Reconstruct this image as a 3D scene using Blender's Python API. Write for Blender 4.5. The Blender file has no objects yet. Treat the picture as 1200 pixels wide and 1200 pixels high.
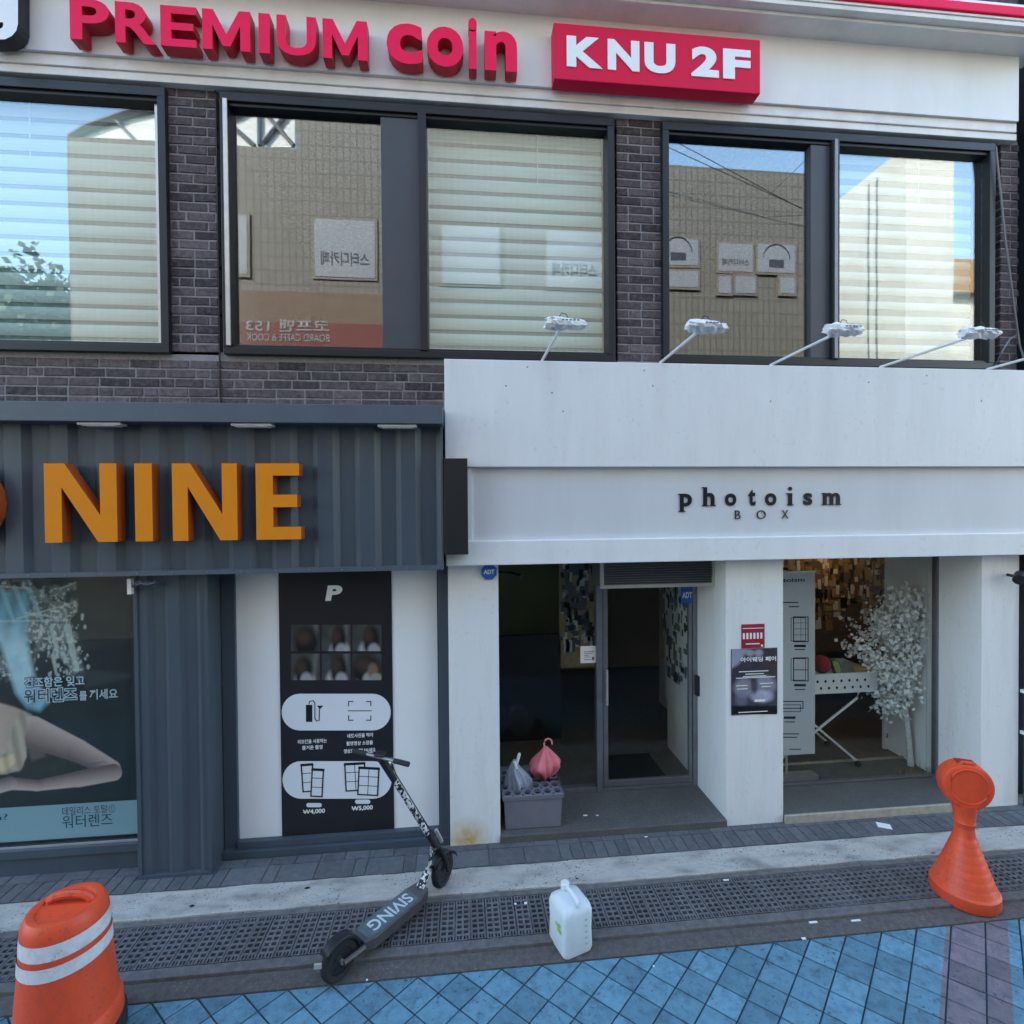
import bpy, bmesh, math, random
import numpy as np
from mathutils import Vector, Matrix
random.seed(7)
S = bpy.context.scene
C = S.collection
R = math.radians

# ---------------------------------------------------------------- camera, sky, sun, exposure
EYE = 3.0
yaw, pit, rol = R(5.62), R(0.8), 0.008
fwd = Vector((math.sin(yaw)*math.cos(pit), math.cos(yaw)*math.cos(pit), -math.sin(pit)))
r0 = Vector((math.cos(yaw), -math.sin(yaw), 0))
u0 = r0.cross(fwd)
rt = r0*math.cos(rol) - u0*math.sin(rol)
up = r0*math.sin(rol) + u0*math.cos(rol)
cd = bpy.data.cameras.new('camera')
cam = bpy.data.objects.new('camera', cd)
C.objects.link(cam)
M4 = Matrix((rt, up, -fwd)).transposed().to_4x4()
M4.translation = (0, 0, EYE)
cam.matrix_world = M4
cd.sensor_width = 36
cd.lens = 18.0
cd.clip_start = 0.05
cd.clip_end = 2000
S.camera = cam

SUN_EL, SUN_AZ = R(37), R(-40)          # azimuth from +Y towards +X
sdir = Vector((math.sin(SUN_AZ)*math.cos(SUN_EL), math.cos(SUN_AZ)*math.cos(SUN_EL), math.sin(SUN_EL)))
W = bpy.data.worlds.new('World')
S.world = W
W.use_nodes = True
nt = W.node_tree
bg = nt.nodes['Background']
sky = nt.nodes.new('ShaderNodeTexSky')
sky.sky_type = 'NISHITA'
sky.sun_disc = False
sky.sun_elevation = SUN_EL
sky.sun_rotation = SUN_AZ
sky.dust_density = 1.0
sky.air_density = 1.6
sky.ozone_density = 3.0
nt.links.new(sky.outputs[0], bg.inputs[0])
bg.inputs[1].default_value = 0.15
sd = bpy.data.lights.new('sun', 'SUN')
sd.energy = 2.0
sd.angle = R(0.53)
sd.color = (1.0, 0.93, 0.82)
sun = bpy.data.objects.new('sun', sd)
C.objects.link(sun)
sun.rotation_euler = sdir.to_track_quat('Z', 'Y').to_euler()
S.view_settings.view_transform = 'Standard'
S.view_settings.look = 'None'
S.view_settings.gamma = 1
S.view_settings.exposure = 2.55
S.view_settings.use_curve_mapping = False
S.cycles.max_bounces = 10
S.cycles.transparent_max_bounces = 16

# ---------------------------------------------------------------- survey helpers: sight lines measured on the photo meet a real plane
def ray(px, py):
    return fwd + rt*((px-600)/600) - up*((py-600)/600)
def V(px, py, Y):                       # on the vertical plane at distance Y -> x, z
    d = ray(px, py); t = Y/d.y
    return d.x*t, EYE + d.z*t
def G(px, py, z=0.0):                   # on the ground at height z -> x, y
    d = ray(px, py); t = (z-EYE)/d.z
    return d.x*t, d.y*t
GL = 4.525                               # plane of the upper window glass
def VM(px, py, Y):                      # a point at (real) Y seen in the upper glass
    return V(px, py, 2*GL - Y)

# ---------------------------------------------------------------- materials
def mat(name, col, rough=0.6, var=0.12, scale=5.0, bump=0.0, bscale=60.0, metal=0.0, spec=0.4,
        dirt=None, dirt_amt=0.4, dirt_scale=2.5, rnd=0.0, stretch=(1, 1, 1), coat=0.0, speck=0.0, speck_scale=45.0, speck_col=(0.02, 0.025, 0.03)):
    m = bpy.data.materials.new(name)
    m.use_nodes = True
    n, l = m.node_tree.nodes, m.node_tree.links
    b = n['Principled BSDF']
    geo = n.new('ShaderNodeNewGeometry')
    mp = n.new('ShaderNodeMapping')
    mp.inputs['Scale'].default_value = stretch
    l.new(geo.outputs['Position'], mp.inputs[0])
    no = n.new('ShaderNodeTexNoise')
    no.inputs['Scale'].default_value = scale
    no.inputs['Detail'].default_value = 6
    no.inputs['Roughness'].default_value = 0.65
    l.new(mp.outputs[0], no.inputs[0])
    rg = n.new('ShaderNodeMapRange')
    rg.inputs['From Min'].default_value = 0.3
    rg.inputs['From Max'].default_value = 0.7
    rg.inputs['To Min'].default_value = 1-var
    rg.inputs['To Max'].default_value = 1+var
    l.new(no.outputs[0], rg.inputs[0])
    fac = rg.outputs[0]
    if rnd:
        oi = n.new('ShaderNodeObjectInfo')
        r2 = n.new('ShaderNodeMapRange')
        r2.inputs['To Min'].default_value = 1-rnd
        r2.inputs['To Max'].default_value = 1+rnd
        l.new(oi.outputs['Random'], r2.inputs[0])
        mu = n.new('ShaderNodeMath'); mu.operation = 'MULTIPLY'
        l.new(fac, mu.inputs[0]); l.new(r2.outputs[0], mu.inputs[1])
        fac = mu.outputs[0]
    vm = n.new('ShaderNodeVectorMath'); vm.operation = 'SCALE'
    vm.inputs[0].default_value = col[:3]
    l.new(fac, vm.inputs['Scale'])
    cout = vm.outputs[0]
    if dirt:
        d = n.new('ShaderNodeTexNoise')
        d.inputs['Scale'].default_value = dirt_scale
        d.inputs['Detail'].default_value = 8
        d.inputs['Roughness'].default_value = 0.7
        l.new(mp.outputs[0], d.inputs[0])
        dr = n.new('ShaderNodeMapRange')
        dr.inputs['From Min'].default_value = 0.48
        dr.inputs['From Max'].default_value = 0.75
        dr.inputs['To Max'].default_value = dirt_amt
        l.new(d.outputs[0], dr.inputs[0])
        mx = n.new('ShaderNodeMix'); mx.data_type = 'RGBA'
        l.new(dr.outputs[0], mx.inputs[0])
        l.new(cout, mx.inputs[6])
        mx.inputs[7].default_value = (*dirt, 1)
        cout = mx.outputs[2]
    if speck:
        sp = n.new('ShaderNodeTexNoise'); sp.inputs['Scale'].default_value = speck_scale; sp.inputs['Detail'].default_value = 3
        l.new(geo.outputs['Position'], sp.inputs[0])
        s2 = n.new('ShaderNodeTexNoise'); s2.inputs['Scale'].default_value = 3.0; s2.inputs['Detail'].default_value = 2
        l.new(geo.outputs['Position'], s2.inputs[0])
        sr = n.new('ShaderNodeMapRange'); sr.inputs['From Min'].default_value = 0.60; sr.inputs['From Max'].default_value = 0.68
        sr.inputs['To Max'].default_value = speck
        l.new(sp.outputs[0], sr.inputs[0])
        sm = n.new('ShaderNodeMath'); sm.operation = 'MULTIPLY'; sm.use_clamp = True
        s3 = n.new('ShaderNodeMapRange'); s3.inputs['From Min'].default_value = 0.38; s3.inputs['From Max'].default_value = 0.6
        l.new(s2.outputs[0], s3.inputs[0])
        l.new(sr.outputs[0], sm.inputs[0]); l.new(s3.outputs[0], sm.inputs[1])
        mx2 = n.new('ShaderNodeMix'); mx2.data_type = 'RGBA'
        l.new(sm.outputs[0], mx2.inputs[0]); l.new(cout, mx2.inputs[6]); mx2.inputs[7].default_value = (*speck_col, 1)
        cout = mx2.outputs[2]
    l.new(cout, b.inputs['Base Color'])
    b.inputs['Roughness'].default_value = rough
    b.inputs['Metallic'].default_value = metal
    b.inputs['Specular IOR Level'].default_value = spec
    b.inputs['Coat Weight'].default_value = coat
    if bump:
        bn = n.new('ShaderNodeTexNoise')
        bn.inputs['Scale'].default_value = bscale
        bn.inputs['Detail'].default_value = 5
        l.new(geo.outputs['Position'], bn.inputs[0])
        bu = n.new('ShaderNodeBump')
        bu.inputs['Strength'].default_value = bump
        bu.inputs['Distance'].default_value = 0.01
        l.new(bn.outputs[0], bu.inputs['Height'])
        l.new(bu.outputs[0], b.inputs['Normal'])
    return m

def flatmat(name, col, rough=0.5, spec=0.3):
    m = bpy.data.materials.new(name)
    m.use_nodes = True
    b = m.node_tree.nodes['Principled BSDF']
    b.inputs['Base Color'].default_value = (*col, 1)
    b.inputs['Roughness'].default_value = rough
    b.inputs['Specular IOR Level'].default_value = spec
    return m

def glass(name, fac, tint, wav=0.0):
    m = bpy.data.materials.new(name)
    m.use_nodes = True
    n, l = m.node_tree.nodes, m.node_tree.links
    n.remove(n['Principled BSDF'])
    o = n['Material Output']
    tr = n.new('ShaderNodeBsdfTransparent'); tr.inputs[0].default_value = (*tint, 1)
    gl = n.new('ShaderNodeBsdfGlossy'); gl.inputs['Roughness'].default_value = 0.0
    gl.inputs[0].default_value = (0.97, 0.99, 1.0, 1)
    lw = n.new('ShaderNodeLayerWeight'); lw.inputs['Blend'].default_value = 0.5
    pw5 = n.new('ShaderNodeMath'); pw5.operation = 'POWER'; pw5.inputs[1].default_value = 5
    l.new(lw.outputs['Facing'], pw5.inputs[0])
    ad = n.new('ShaderNodeMath'); ad.operation = 'MULTIPLY_ADD'; ad.use_clamp = True
    ad.inputs[1].default_value = 1-fac; ad.inputs[2].default_value = fac
    l.new(pw5.outputs[0], ad.inputs[0])
    mx = n.new('ShaderNodeMixShader')
    l.new(ad.outputs[0], mx.inputs[0]); l.new(tr.outputs[0], mx.inputs[1]); l.new(gl.outputs[0], mx.inputs[2])
    if wav:
        geo = n.new('ShaderNodeNewGeometry')
        no = n.new('ShaderNodeTexNoise'); no.inputs['Scale'].default_value = 1.6; no.inputs['Detail'].default_value = 1
        l.new(geo.outputs['Position'], no.inputs[0])
        bu = n.new('ShaderNodeBump'); bu.inputs['Strength'].default_value = wav; bu.inputs['Distance'].default_value = 0.02
        l.new(no.outputs[0], bu.inputs['Height']); l.new(bu.outputs[0], gl.inputs['Normal'])
    l.new(mx.outputs[0], o.inputs[0])
    return m

M = {}
M['white'] = mat('white paint', (0.74, 0.75, 0.76), 0.55, 0.03, 3, 0.06, 90, dirt=(0.46, 0.44, 0.41), dirt_amt=0.2, dirt_scale=2.6, stretch=(1.6, 1, 0.22), speck=0.16, speck_scale=22, speck_col=(0.34, 0.32, 0.30))
M['white_clean'] = mat('white panel', (0.80, 0.81, 0.82), 0.4, 0.02, 2)
M['fascia'] = mat('white fascia sheet', (0.78, 0.77, 0.75), 0.45, 0.04, 1.5, dirt=(0.5, 0.47, 0.43), dirt_amt=0.25, stretch=(1, 1, 0.3))
M['offwhite'] = mat('grey white trim', (0.78, 0.77, 0.75), 0.5, 0.06, 4, dirt=(0.35, 0.33, 0.3), dirt_amt=0.3)
M['brick'] = mat('dark brick', (0.082, 0.064, 0.070), 0.8, 0.55, 26, 0.7, 110, rnd=0.6, dirt=(0.18, 0.155, 0.16), dirt_amt=0.75, dirt_scale=22)
M['mortar'] = mat('mortar', (0.275, 0.262, 0.268), 0.95, 0.2, 40, 0.5, 120)
M['frame'] = mat('black window frame', (0.012, 0.0135, 0.017), 0.4, 0.1, 6)
M['panel_dark'] = mat('dark grey panel', (0.060, 0.066, 0.080), 0.4, 0.06, 4)
M['alu'] = mat('aluminium', (0.55, 0.53, 0.50), 0.38, 0.08, 10, metal=0.7)
M['alu_dark'] = mat('dull aluminium', (0.22, 0.23, 0.25), 0.4, 0.1, 10, metal=0.6)
M['navy'] = mat('dark slate paint', (0.060, 0.078, 0.100), 0.45, 0.10, 4, 0.03, 60, dirt=(0.10, 0.11, 0.12), dirt_amt=0.3, stretch=(1, 1, 0.2))
M['navy2'] = mat('slate trim', (0.085, 0.105, 0.130), 0.45, 0.08, 4)
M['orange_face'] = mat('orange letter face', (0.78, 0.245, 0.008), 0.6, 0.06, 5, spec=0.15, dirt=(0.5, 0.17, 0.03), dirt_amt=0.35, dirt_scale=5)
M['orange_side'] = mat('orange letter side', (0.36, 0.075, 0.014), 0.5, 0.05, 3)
M['pink'] = mat('pink letter face', (0.90, 0.014, 0.085), 0.5, 0.04, 4, spec=0.12)
M['pink_side'] = mat('red letter side', (0.50, 0.012, 0.030), 0.45, 0.04, 3)
M['red_box'] = mat('red sign face', (0.70, 0.014, 0.062), 0.5, 0.04, 3, spec=0.12)
M['letter_white'] = flatmat('white letter', (0.82, 0.83, 0.84), 0.4)
M['letter_black'] = flatmat('black letter', (0.012, 0.014, 0.020), 0.35)
M['black'] = mat('black plastic', (0.018, 0.018, 0.020), 0.45, 0.1, 20)
M['rubber'] = mat('black rubber', (0.022, 0.022, 0.024), 0.75, 0.2, 30, 0.2, 150)
M['kerb'] = mat('kerb concrete', (0.46, 0.435, 0.395), 0.9, 0.16, 24, 0.8, 80, dirt=(0.13, 0.122, 0.11), dirt_amt=0.95, dirt_scale=6, speck=0.85, speck_scale=55, speck_col=(0.06, 0.055, 0.05), stretch=(0.6, 1.4, 1))
M['drain'] = mat('drain cover', (0.125, 0.122, 0.125), 0.75, 0.3, 25, 0.4, 120, rnd=0.12)
M['drain_frame'] = mat('drain edge concrete', (0.135, 0.128, 0.125), 0.9, 0.3, 18, 0.5, 90)
M['gutter'] = mat('gutter asphalt', (0.110, 0.100, 0.095), 0.9, 0.28, 22, 0.6, 160, speck=0.6, speck_scale=70, speck_col=(0.25, 0.24, 0.22))
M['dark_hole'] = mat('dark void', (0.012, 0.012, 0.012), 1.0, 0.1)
M['paver'] = mat('grey paver', (0.105, 0.108, 0.115), 0.85, 0.2, 22, 0.4, 120, rnd=0.18, dirt=(0.20, 0.19, 0.18), dirt_amt=0.35, dirt_scale=12)
M['sand_joint'] = mat('joint sand', (0.22, 0.21, 0.20), 0.95, 0.2, 30)
M['granite'] = mat('dark granite', (0.095, 0.094, 0.088), 0.5, 0.45, 90, 0.1, 150, speck=0.5, speck_scale=80, speck_col=(0.24, 0.23, 0.21), dirt=(0.16, 0.15, 0.13), dirt_amt=0.4, dirt_scale=6)
M['nosing'] = mat('stone nosing', (0.36, 0.33, 0.27), 0.7, 0.2, 15)
M['asphalt'] = mat('asphalt', (0.055, 0.055, 0.056), 0.9, 0.25, 20, 0.5, 140)
M['joint'] = mat('dark tile joint', (0.026, 0.045, 0.064), 0.9, 0.2, 20)
M['cone'] = mat('orange red plastic', (0.76, 0.082, 0.028), 0.45, 0.08, 9, 0.06, 30, dirt=(0.40, 0.075, 0.045), dirt_amt=0.6, dirt_scale=8, speck=0.55, speck_scale=48, speck_col=(0.16, 0.07, 0.055), stretch=(1, 1, 0.5))
M['reflective'] = mat('reflective tape', (0.70, 0.70, 0.72), 0.35, 0.08, 30, dirt=(0.42, 0.40, 0.40), dirt_amt=0.6, dirt_scale=14, speck=0.5, speck_scale=60, speck_col=(0.2, 0.18, 0.18))
M['jug'] = None
M['crate'] = mat('slate purple plastic', (0.165, 0.165, 0.200), 0.5, 0.08, 8, dirt=(0.22, 0.2, 0.2), dirt_amt=0.25)
M['umb_pink'] = mat('pink umbrella', (0.72, 0.18, 0.22), 0.5, 0.08, 12)
M['umb_clear'] = mat('grey clear umbrella', (0.22, 0.25, 0.31), 0.3, 0.2, 14)
M['white_plastic'] = mat('white plastic', (0.74, 0.74, 0.74), 0.4, 0.05, 10)
M['crumple'] = mat('crumpled plastic wrap', (0.82, 0.83, 0.86), 0.35, 0.12, 60, 0.9, 50)
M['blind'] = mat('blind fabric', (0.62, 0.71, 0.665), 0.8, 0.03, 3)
M['blind_dark'] = mat('blind fabric dark strip', (0.20, 0.245, 0.235), 0.8, 0.03, 3)  # darker bands alternating with the pale ones, zebra blind
M['room'] = mat('room wall', (0.36, 0.31, 0.25), 0.9, 0.1, 1)
M['room_floor'] = mat('room floor', (0.13, 0.12, 0.105), 0.5, 0.2, 10)
M['ceiling'] = mat('ceiling', (0.3, 0.29, 0.27), 0.9, 0.05, 2)
M['green_wall'] = mat('green wall', (0.24, 0.27, 0.10), 0.8, 0.08, 2)
M['brown'] = mat('brown wood', (0.15, 0.105, 0.07), 0.6, 0.2, 6, stretch=(1, 1, 4))
M['paper'] = mat('white paper', (0.78, 0.78, 0.77), 0.7, 0.03, 10)
M['tan'] = mat('tan card', (0.46, 0.36, 0.20), 0.7, 0.2, 20)
M['grey_print'] = mat('grey print', (0.16, 0.16, 0.16), 0.6, 0.4, 40)
M['lamp_gold_print'] = mat('lamp warmed print', (0.42, 0.25, 0.06), 0.6, 0.3, 30)
M['banner'] = mat('pale grey banner', (0.52, 0.54, 0.58), 0.5, 0.02, 3)
M['poster_black'] = mat('black poster', (0.017, 0.017, 0.022), 0.4, 0.1, 2)
M['scoot'] = mat('grey scooter metal', (0.11, 0.10, 0.105), 0.4, 0.1, 15, metal=0.3)
M['grip_tape'] = mat('deck grip', (0.10, 0.125, 0.135), 0.85, 0.2, 40, 0.4, 200)
M['adt_blue'] = flatmat('blue sticker', (0.03, 0.12, 0.42))
M['led'] = flatmat('lamp diffuser', (0.7, 0.7, 0.68))
M['beige_tile'] = None
M['sun_white'] = mat('white render wall', (0.84, 0.80, 0.71), 0.8, 0.05, 1, dirt=(0.5, 0.45, 0.38), dirt_amt=0.3)
M['red_sign'] = mat('dark red signboard', (0.19, 0.055, 0.045), 0.6, 0.1, 2)
M['tan_roof'] = mat('tan roof', (0.5, 0.33, 0.18), 0.8, 0.1, 3)
M['leaf'] = mat('leaf', (0.055, 0.085, 0.04), 0.6, 0.3, 5)
M['bark'] = mat('bark', (0.11, 0.085, 0.06), 0.9, 0.3, 10)
M['blossom'] = mat('white blossom', (0.84, 0.85, 0.84), 0.7, 0.15, 30)
M['white_bark'] = mat('white trunk', (0.62, 0.62, 0.60), 0.7, 0.25, 30)
M['teal'] = mat('teal film', (0.10, 0.32, 0.34), 0.3, 0.1, 3)
M['glass_up'] = glass('upper window glass', 0.135, (0.95, 0.98, 0.97), 0.02)
M['glass_dn'] = glass('shop glass', 0.010, (0.93, 0.95, 0.94), 0.03)

# blue painted tiles with a grey pink band running along the laying diagonal
def tile_mat():
    m = mat('painted tile', (0.118, 0.252, 0.330), 0.7, 0.16, 16, 0.35, 120, rnd=0.2, dirt=(0.05, 0.085, 0.12), dirt_amt=0.85, dirt_scale=11, speck=0.75, speck_scale=38, speck_col=(0.025, 0.045, 0.065))
    n, l = m.node_tree.nodes, m.node_tree.links
    geo = [x for x in n if x.type == 'NEW_GEOMETRY'][0]
    sx = n.new('ShaderNodeSeparateXYZ'); l.new(geo.outputs['Position'], sx.inputs[0])
    k = n.new('ShaderNodeMath'); k.operation = 'MULTIPLY_ADD'
    l.new(sx.outputs[1], k.inputs[0]); k.inputs[1].default_value = -1.108; l.new(sx.outputs[0], k.inputs[2])
    no = n.new('ShaderNodeTexNoise'); no.inputs['Scale'].default_value = 30
    l.new(geo.outputs['Position'], no.inputs[0])
    wob = n.new('ShaderNodeMath'); wob.operation = 'MULTIPLY_ADD'
    l.new(no.outputs[0], wob.inputs[0]); wob.inputs[1].default_value = 0.03; l.new(k.outputs[0], wob.inputs[2])
    g1 = n.new('ShaderNodeMath'); g1.operation = 'GREATER_THAN'; g1.inputs[1].default_value = -0.22
    g2 = n.new('ShaderNodeMath'); g2.operation = 'LESS_THAN'; g2.inputs[1].default_value = 0.26
    l.new(wob.outputs[0], g1.inputs[0]); l.new(wob.outputs[0], g2.inputs[0])
    a = n.new('ShaderNodeMath'); a.operation = 'MULTIPLY'
    l.new(g1.outputs[0], a.inputs[0]); l.new(g2.outputs[0], a.inputs[1])
    vm = [x for x in n if x.type == 'VECT_MATH'][0]
    mx = n.new('ShaderNodeMix'); mx.data_type = 'RGBA'
    l.new(a.outputs[0], mx.inputs[0])
    mx.inputs[6].default_value = (0.118, 0.252, 0.330, 1)
    mx.inputs[7].default_value = (0.185, 0.155, 0.178, 1)
    l.new(mx.outputs[2], vm.inputs[0])
    return m
M['tile'] = tile_mat()

def beige_tiles():
    m = mat('beige wall tile', (0.36, 0.31, 0.25), 0.6, 0.08, 2)
    n, l = m.node_tree.nodes, m.node_tree.links
    b = n['Principled BSDF']
    geo = n.new('ShaderNodeNewGeometry')
    sx = n.new('ShaderNodeSeparateXYZ'); l.new(geo.outputs['Position'], sx.inputs[0])
    cx = n.new('ShaderNodeCombineXYZ'); l.new(sx.outputs[0], cx.inputs[0]); l.new(sx.outputs[2], cx.inputs[1])
    br = n.new('ShaderNodeTexBrick')
    br.offset = 0.0
    br.inputs['Scale'].default_value = 1
    br.inputs['Brick Width'].default_value = 0.16
    br.inputs['Row Height'].default_value = 0.33
    br.inputs['Mortar Size'].default_value = 0.018
    br.inputs['Color1'].default_value = (0.215, 0.20, 0.172, 1)
    br.inputs['Color2'].default_value = (0.195, 0.182, 0.157, 1)
    br.inputs['Mortar'].default_value = (0.135, 0.124, 0.105, 1)
    l.new(cx.outputs[0], br.inputs[0])
    l.new(br.outputs[0], b.inputs['Base Color'])
    return m
M['beige_tile'] = beige_tiles()
M['soffit_dark'] = M['panel_dark']

def jug_mat():
    m = mat('translucent jug plastic', (0.66, 0.72, 0.74), 0.35, 0.05, 8)
    b = m.node_tree.nodes['Principled BSDF']
    b.inputs['Subsurface Weight'].default_value = 0.35
    b.inputs['Subsurface Radius'].default_value = (0.05, 0.06, 0.07)
    b.inputs['Subsurface Scale'].default_value = 0.5
    return m
M['jug'] = jug_mat()

def pillar_mat():
    m = mat('white pillar paint', (0.74, 0.75, 0.75), 0.55, 0.03, 3, 0.06, 90, dirt=(0.42, 0.40, 0.36), dirt_amt=0.4, dirt_scale=3, stretch=(1.6, 1.6, 0.2), speck=0.18, speck_scale=24, speck_col=(0.36, 0.33, 0.29))
    n, l = m.node_tree.nodes, m.node_tree.links
    b = n['Principled BSDF']
    prev = b.inputs['Base Color'].links[0].from_socket
    geo = n.new('ShaderNodeNewGeometry')
    ds = n.new('ShaderNodeVectorMath'); ds.operation = 'DISTANCE'
    l.new(geo.outputs['Position'], ds.inputs[0]); ds.inputs[1].default_value = (0.03, 4.42, 0.10)
    mr = n.new('ShaderNodeMapRange')
    mr.inputs['From Min'].default_value = 0.0; mr.inputs['From Max'].default_value = 0.22
    mr.inputs['To Min'].default_value = 1.0; mr.inputs['To Max'].default_value = 0.0
    l.new(ds.outputs['Value'], mr.inputs[0])
    no = n.new('ShaderNodeTexNoise'); no.inputs['Scale'].default_value = 14; no.inputs['Detail'].default_value = 6
    l.new(geo.outputs['Position'], no.inputs[0])
    mu = n.new('ShaderNodeMath'); mu.operation = 'MULTIPLY'; mu.use_clamp = True
    l.new(mr.outputs[0], mu.inputs[0]); l.new(no.outputs[0], mu.inputs[1])
    m2 = n.new('ShaderNodeMath'); m2.operation = 'MULTIPLY'; m2.use_clamp = True
    l.new(mu.outputs[0], m2.inputs[0]); m2.inputs[1].default_value = 1.7
    mx = n.new('ShaderNodeMix'); mx.data_type = 'RGBA'
    l.new(m2.outputs[0], mx.inputs[0]); l.new(prev, mx.inputs[6]); mx.inputs[7].default_value = (0.52, 0.30, 0.05, 1)
    l.new(mx.outputs[2], b.inputs['Base Color'])
    return m
M['pillar'] = pillar_mat()

def wrap_mat():
    m = mat('black and white pattern wrap', (0.6, 0.6, 0.62), 0.5, 0.05, 8)
    n, l = m.node_tree.nodes, m.node_tree.links
    b = n['Principled BSDF']
    geo = n.new('ShaderNodeNewGeometry')
    vo = n.new('ShaderNodeTexNoise'); vo.inputs['Scale'].default_value = 42; vo.inputs['Detail'].default_value = 1
    l.new(geo.outputs['Position'], vo.inputs[0])
    gt = n.new('ShaderNodeMath'); gt.operation = 'GREATER_THAN'; gt.inputs[1].default_value = 0.5
    l.new(vo.outputs[0], gt.inputs[0])
    mx = n.new('ShaderNodeMix'); mx.data_type = 'RGBA'
    l.new(gt.outputs[0], mx.inputs[0])
    mx.inputs[6].default_value = (0.015, 0.015, 0.02, 1); mx.inputs[7].default_value = (0.62, 0.62, 0.64, 1)
    l.new(mx.outputs[2], b.inputs['Base Color'])
    return m
M['wrap'] = wrap_mat()

# ---------------------------------------------------------------- object helpers
def link(o, parent=None):
    C.objects.link(o)
    if parent is not None:
        o.parent = parent
        o.matrix_parent_inverse = WM[parent].inverted()
    WM[o] = o.matrix_basis.copy() if parent is None else WM[parent] @ o.matrix_parent_inverse @ o.matrix_basis
    return o
WM = {}

def tag(o, label=None, cat=None, group=None, kind=None):
    if label: o['label'] = label
    if cat: o['category'] = cat
    if group: o['group'] = group
    if kind: o['kind'] = kind
    return o

def thing(name, loc, label, cat, group=None):
    e = bpy.data.objects.new(name, None)
    e.empty_display_size = 0.1
    e.matrix_basis = Matrix.Translation(loc)
    link(e)
    return tag(e, label, cat, group)

class MB:
    def __init__(s):
        s.bm = bmesh.new(); s.mats = []; s.cur = 0
    def use(s, m):
        if m not in s.mats: s.mats.append(m)
        s.cur = s.mats.index(m)
        return s
    def face(s, pts):
        try:
            f = s.bm.faces.new([s.bm.verts.new(p) for p in pts])
            f.material_index = s.cur
            return f
        except ValueError:
            return None
    def box(s, x0, x1, y0, y1, z0, z1, mtx=None):
        v = [Vector((x, y, z)) for z in (z0, z1) for x, y in ((x0, y0), (x1, y0), (x1, y1), (x0, y1))]
        if mtx is not None: v = [mtx @ p for p in v]
        v = [s.bm.verts.new(p) for p in v]
        for q in ((0, 3, 2, 1), (4, 5, 6, 7), (0, 1, 5, 4), (1, 2, 6, 5), (2, 3, 7, 6), (3, 0, 4, 7)):
            s.bm.faces.new([v[i] for i in q]).material_index = s.cur
        return s
    def loft(s, rings, caps=True, closed=True):
        vs = [[s.bm.verts.new(p) for p in r] for r in rings]
        n = len(vs[0])
        for a, b in zip(vs, vs[1:]):
            for i in range(n if closed else n-1):
                j = (i+1) % n
                f = s.bm.faces.new((a[i], a[j], b[j], b[i])); f.material_index = s.cur
        if caps:
            s.bm.faces.new(list(reversed(vs[0]))).material_index = s.cur
            s.bm.faces.new(vs[-1]).material_index = s.cur
        return s
    def lathe(s, prof, seg=24, mtx=None, caps=True):
        rings = []
        for r, z in prof:
            ring = [Vector((r*math.cos(2*math.pi*i/seg), r*math.sin(2*math.pi*i/seg), z)) for i in range(seg)]
            if mtx is not None: ring = [mtx @ p for p in ring]
            rings.append(ring)
        return s.loft(rings, caps)
    def tube(s, pts, r, seg=8, caps=True):
        pts = [Vector(p) for p in pts]
        rs = r if isinstance(r, (list, tuple)) else [r]*len(pts)
        rings = []
        for i, p in enumerate(pts):
            t = (pts[min(i+1, len(pts)-1)] - pts[max(i-1, 0)]).normalized()
            a = Vector((0, 0, 1)) if abs(t.z) < 0.9 else Vector((1, 0, 0))
            u = t.cross(a).normalized(); w = t.cross(u)
            rings.append([p + (u*math.cos(2*math.pi*k/seg) - w*math.sin(2*math.pi*k/seg))*rs[i]*-1 for k in range(seg)])
        return s.loft(rings, caps)
    def prism(s, pts_xz, y0, y1):          # polygon in x,z extruded from y0 (front) to y1
        a = [(x, y0, z) for x, z in pts_xz]; b = [(x, y1, z) for x, z in pts_xz]
        s.loft([a, b]); return s
    def build(s, name, m=None, parent=None, smooth=False, bevel=0, label=None, kind=None, seg=2):
        if m is not None: s.mats = [m] if not s.mats else s.mats
        bmesh.ops.recalc_face_normals(s.bm, faces=s.bm.faces)
        me = bpy.data.meshes.new(name)
        s.bm.to_mesh(me); s.bm.free()
        for x in s.mats: me.materials.append(x)
        if smooth:
            for p in me.polygons: p.use_smooth = True
            try: me.set_sharp_from_angle(angle=R(40))
            except Exception: pass
        o = bpy.data.objects.new(name, me)
        link(o, parent)
        if bevel:
            md = o.modifiers.new('bevel', 'BEVEL'); md.width = bevel; md.segments = seg; md.limit_method = 'ANGLE'
        if label: o['label'] = label
        if kind: o['kind'] = kind
        return o

def boxobj(name, m, parent, x0, x1, y0, y1, z0, z1, bevel=0, **k):
    return MB().box(x0, x1, y0, y1, z0, z1).build(name, m, parent, bevel=bevel, **k)

def place(name, me, parent, mtx, **k):     # another object of a shared mesh
    o = bpy.data.objects.new(name, me)
    o.matrix_basis = mtx
    link(o, parent)
    return o

def mesh_only(mb, name, m):
    bmesh.ops.recalc_face_normals(mb.bm, faces=mb.bm.faces)
    me = bpy.data.meshes.new(name)
    mb.bm.to_mesh(me); mb.bm.free()
    for x in (mb.mats or [m]): me.materials.append(x)
    return me

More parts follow.
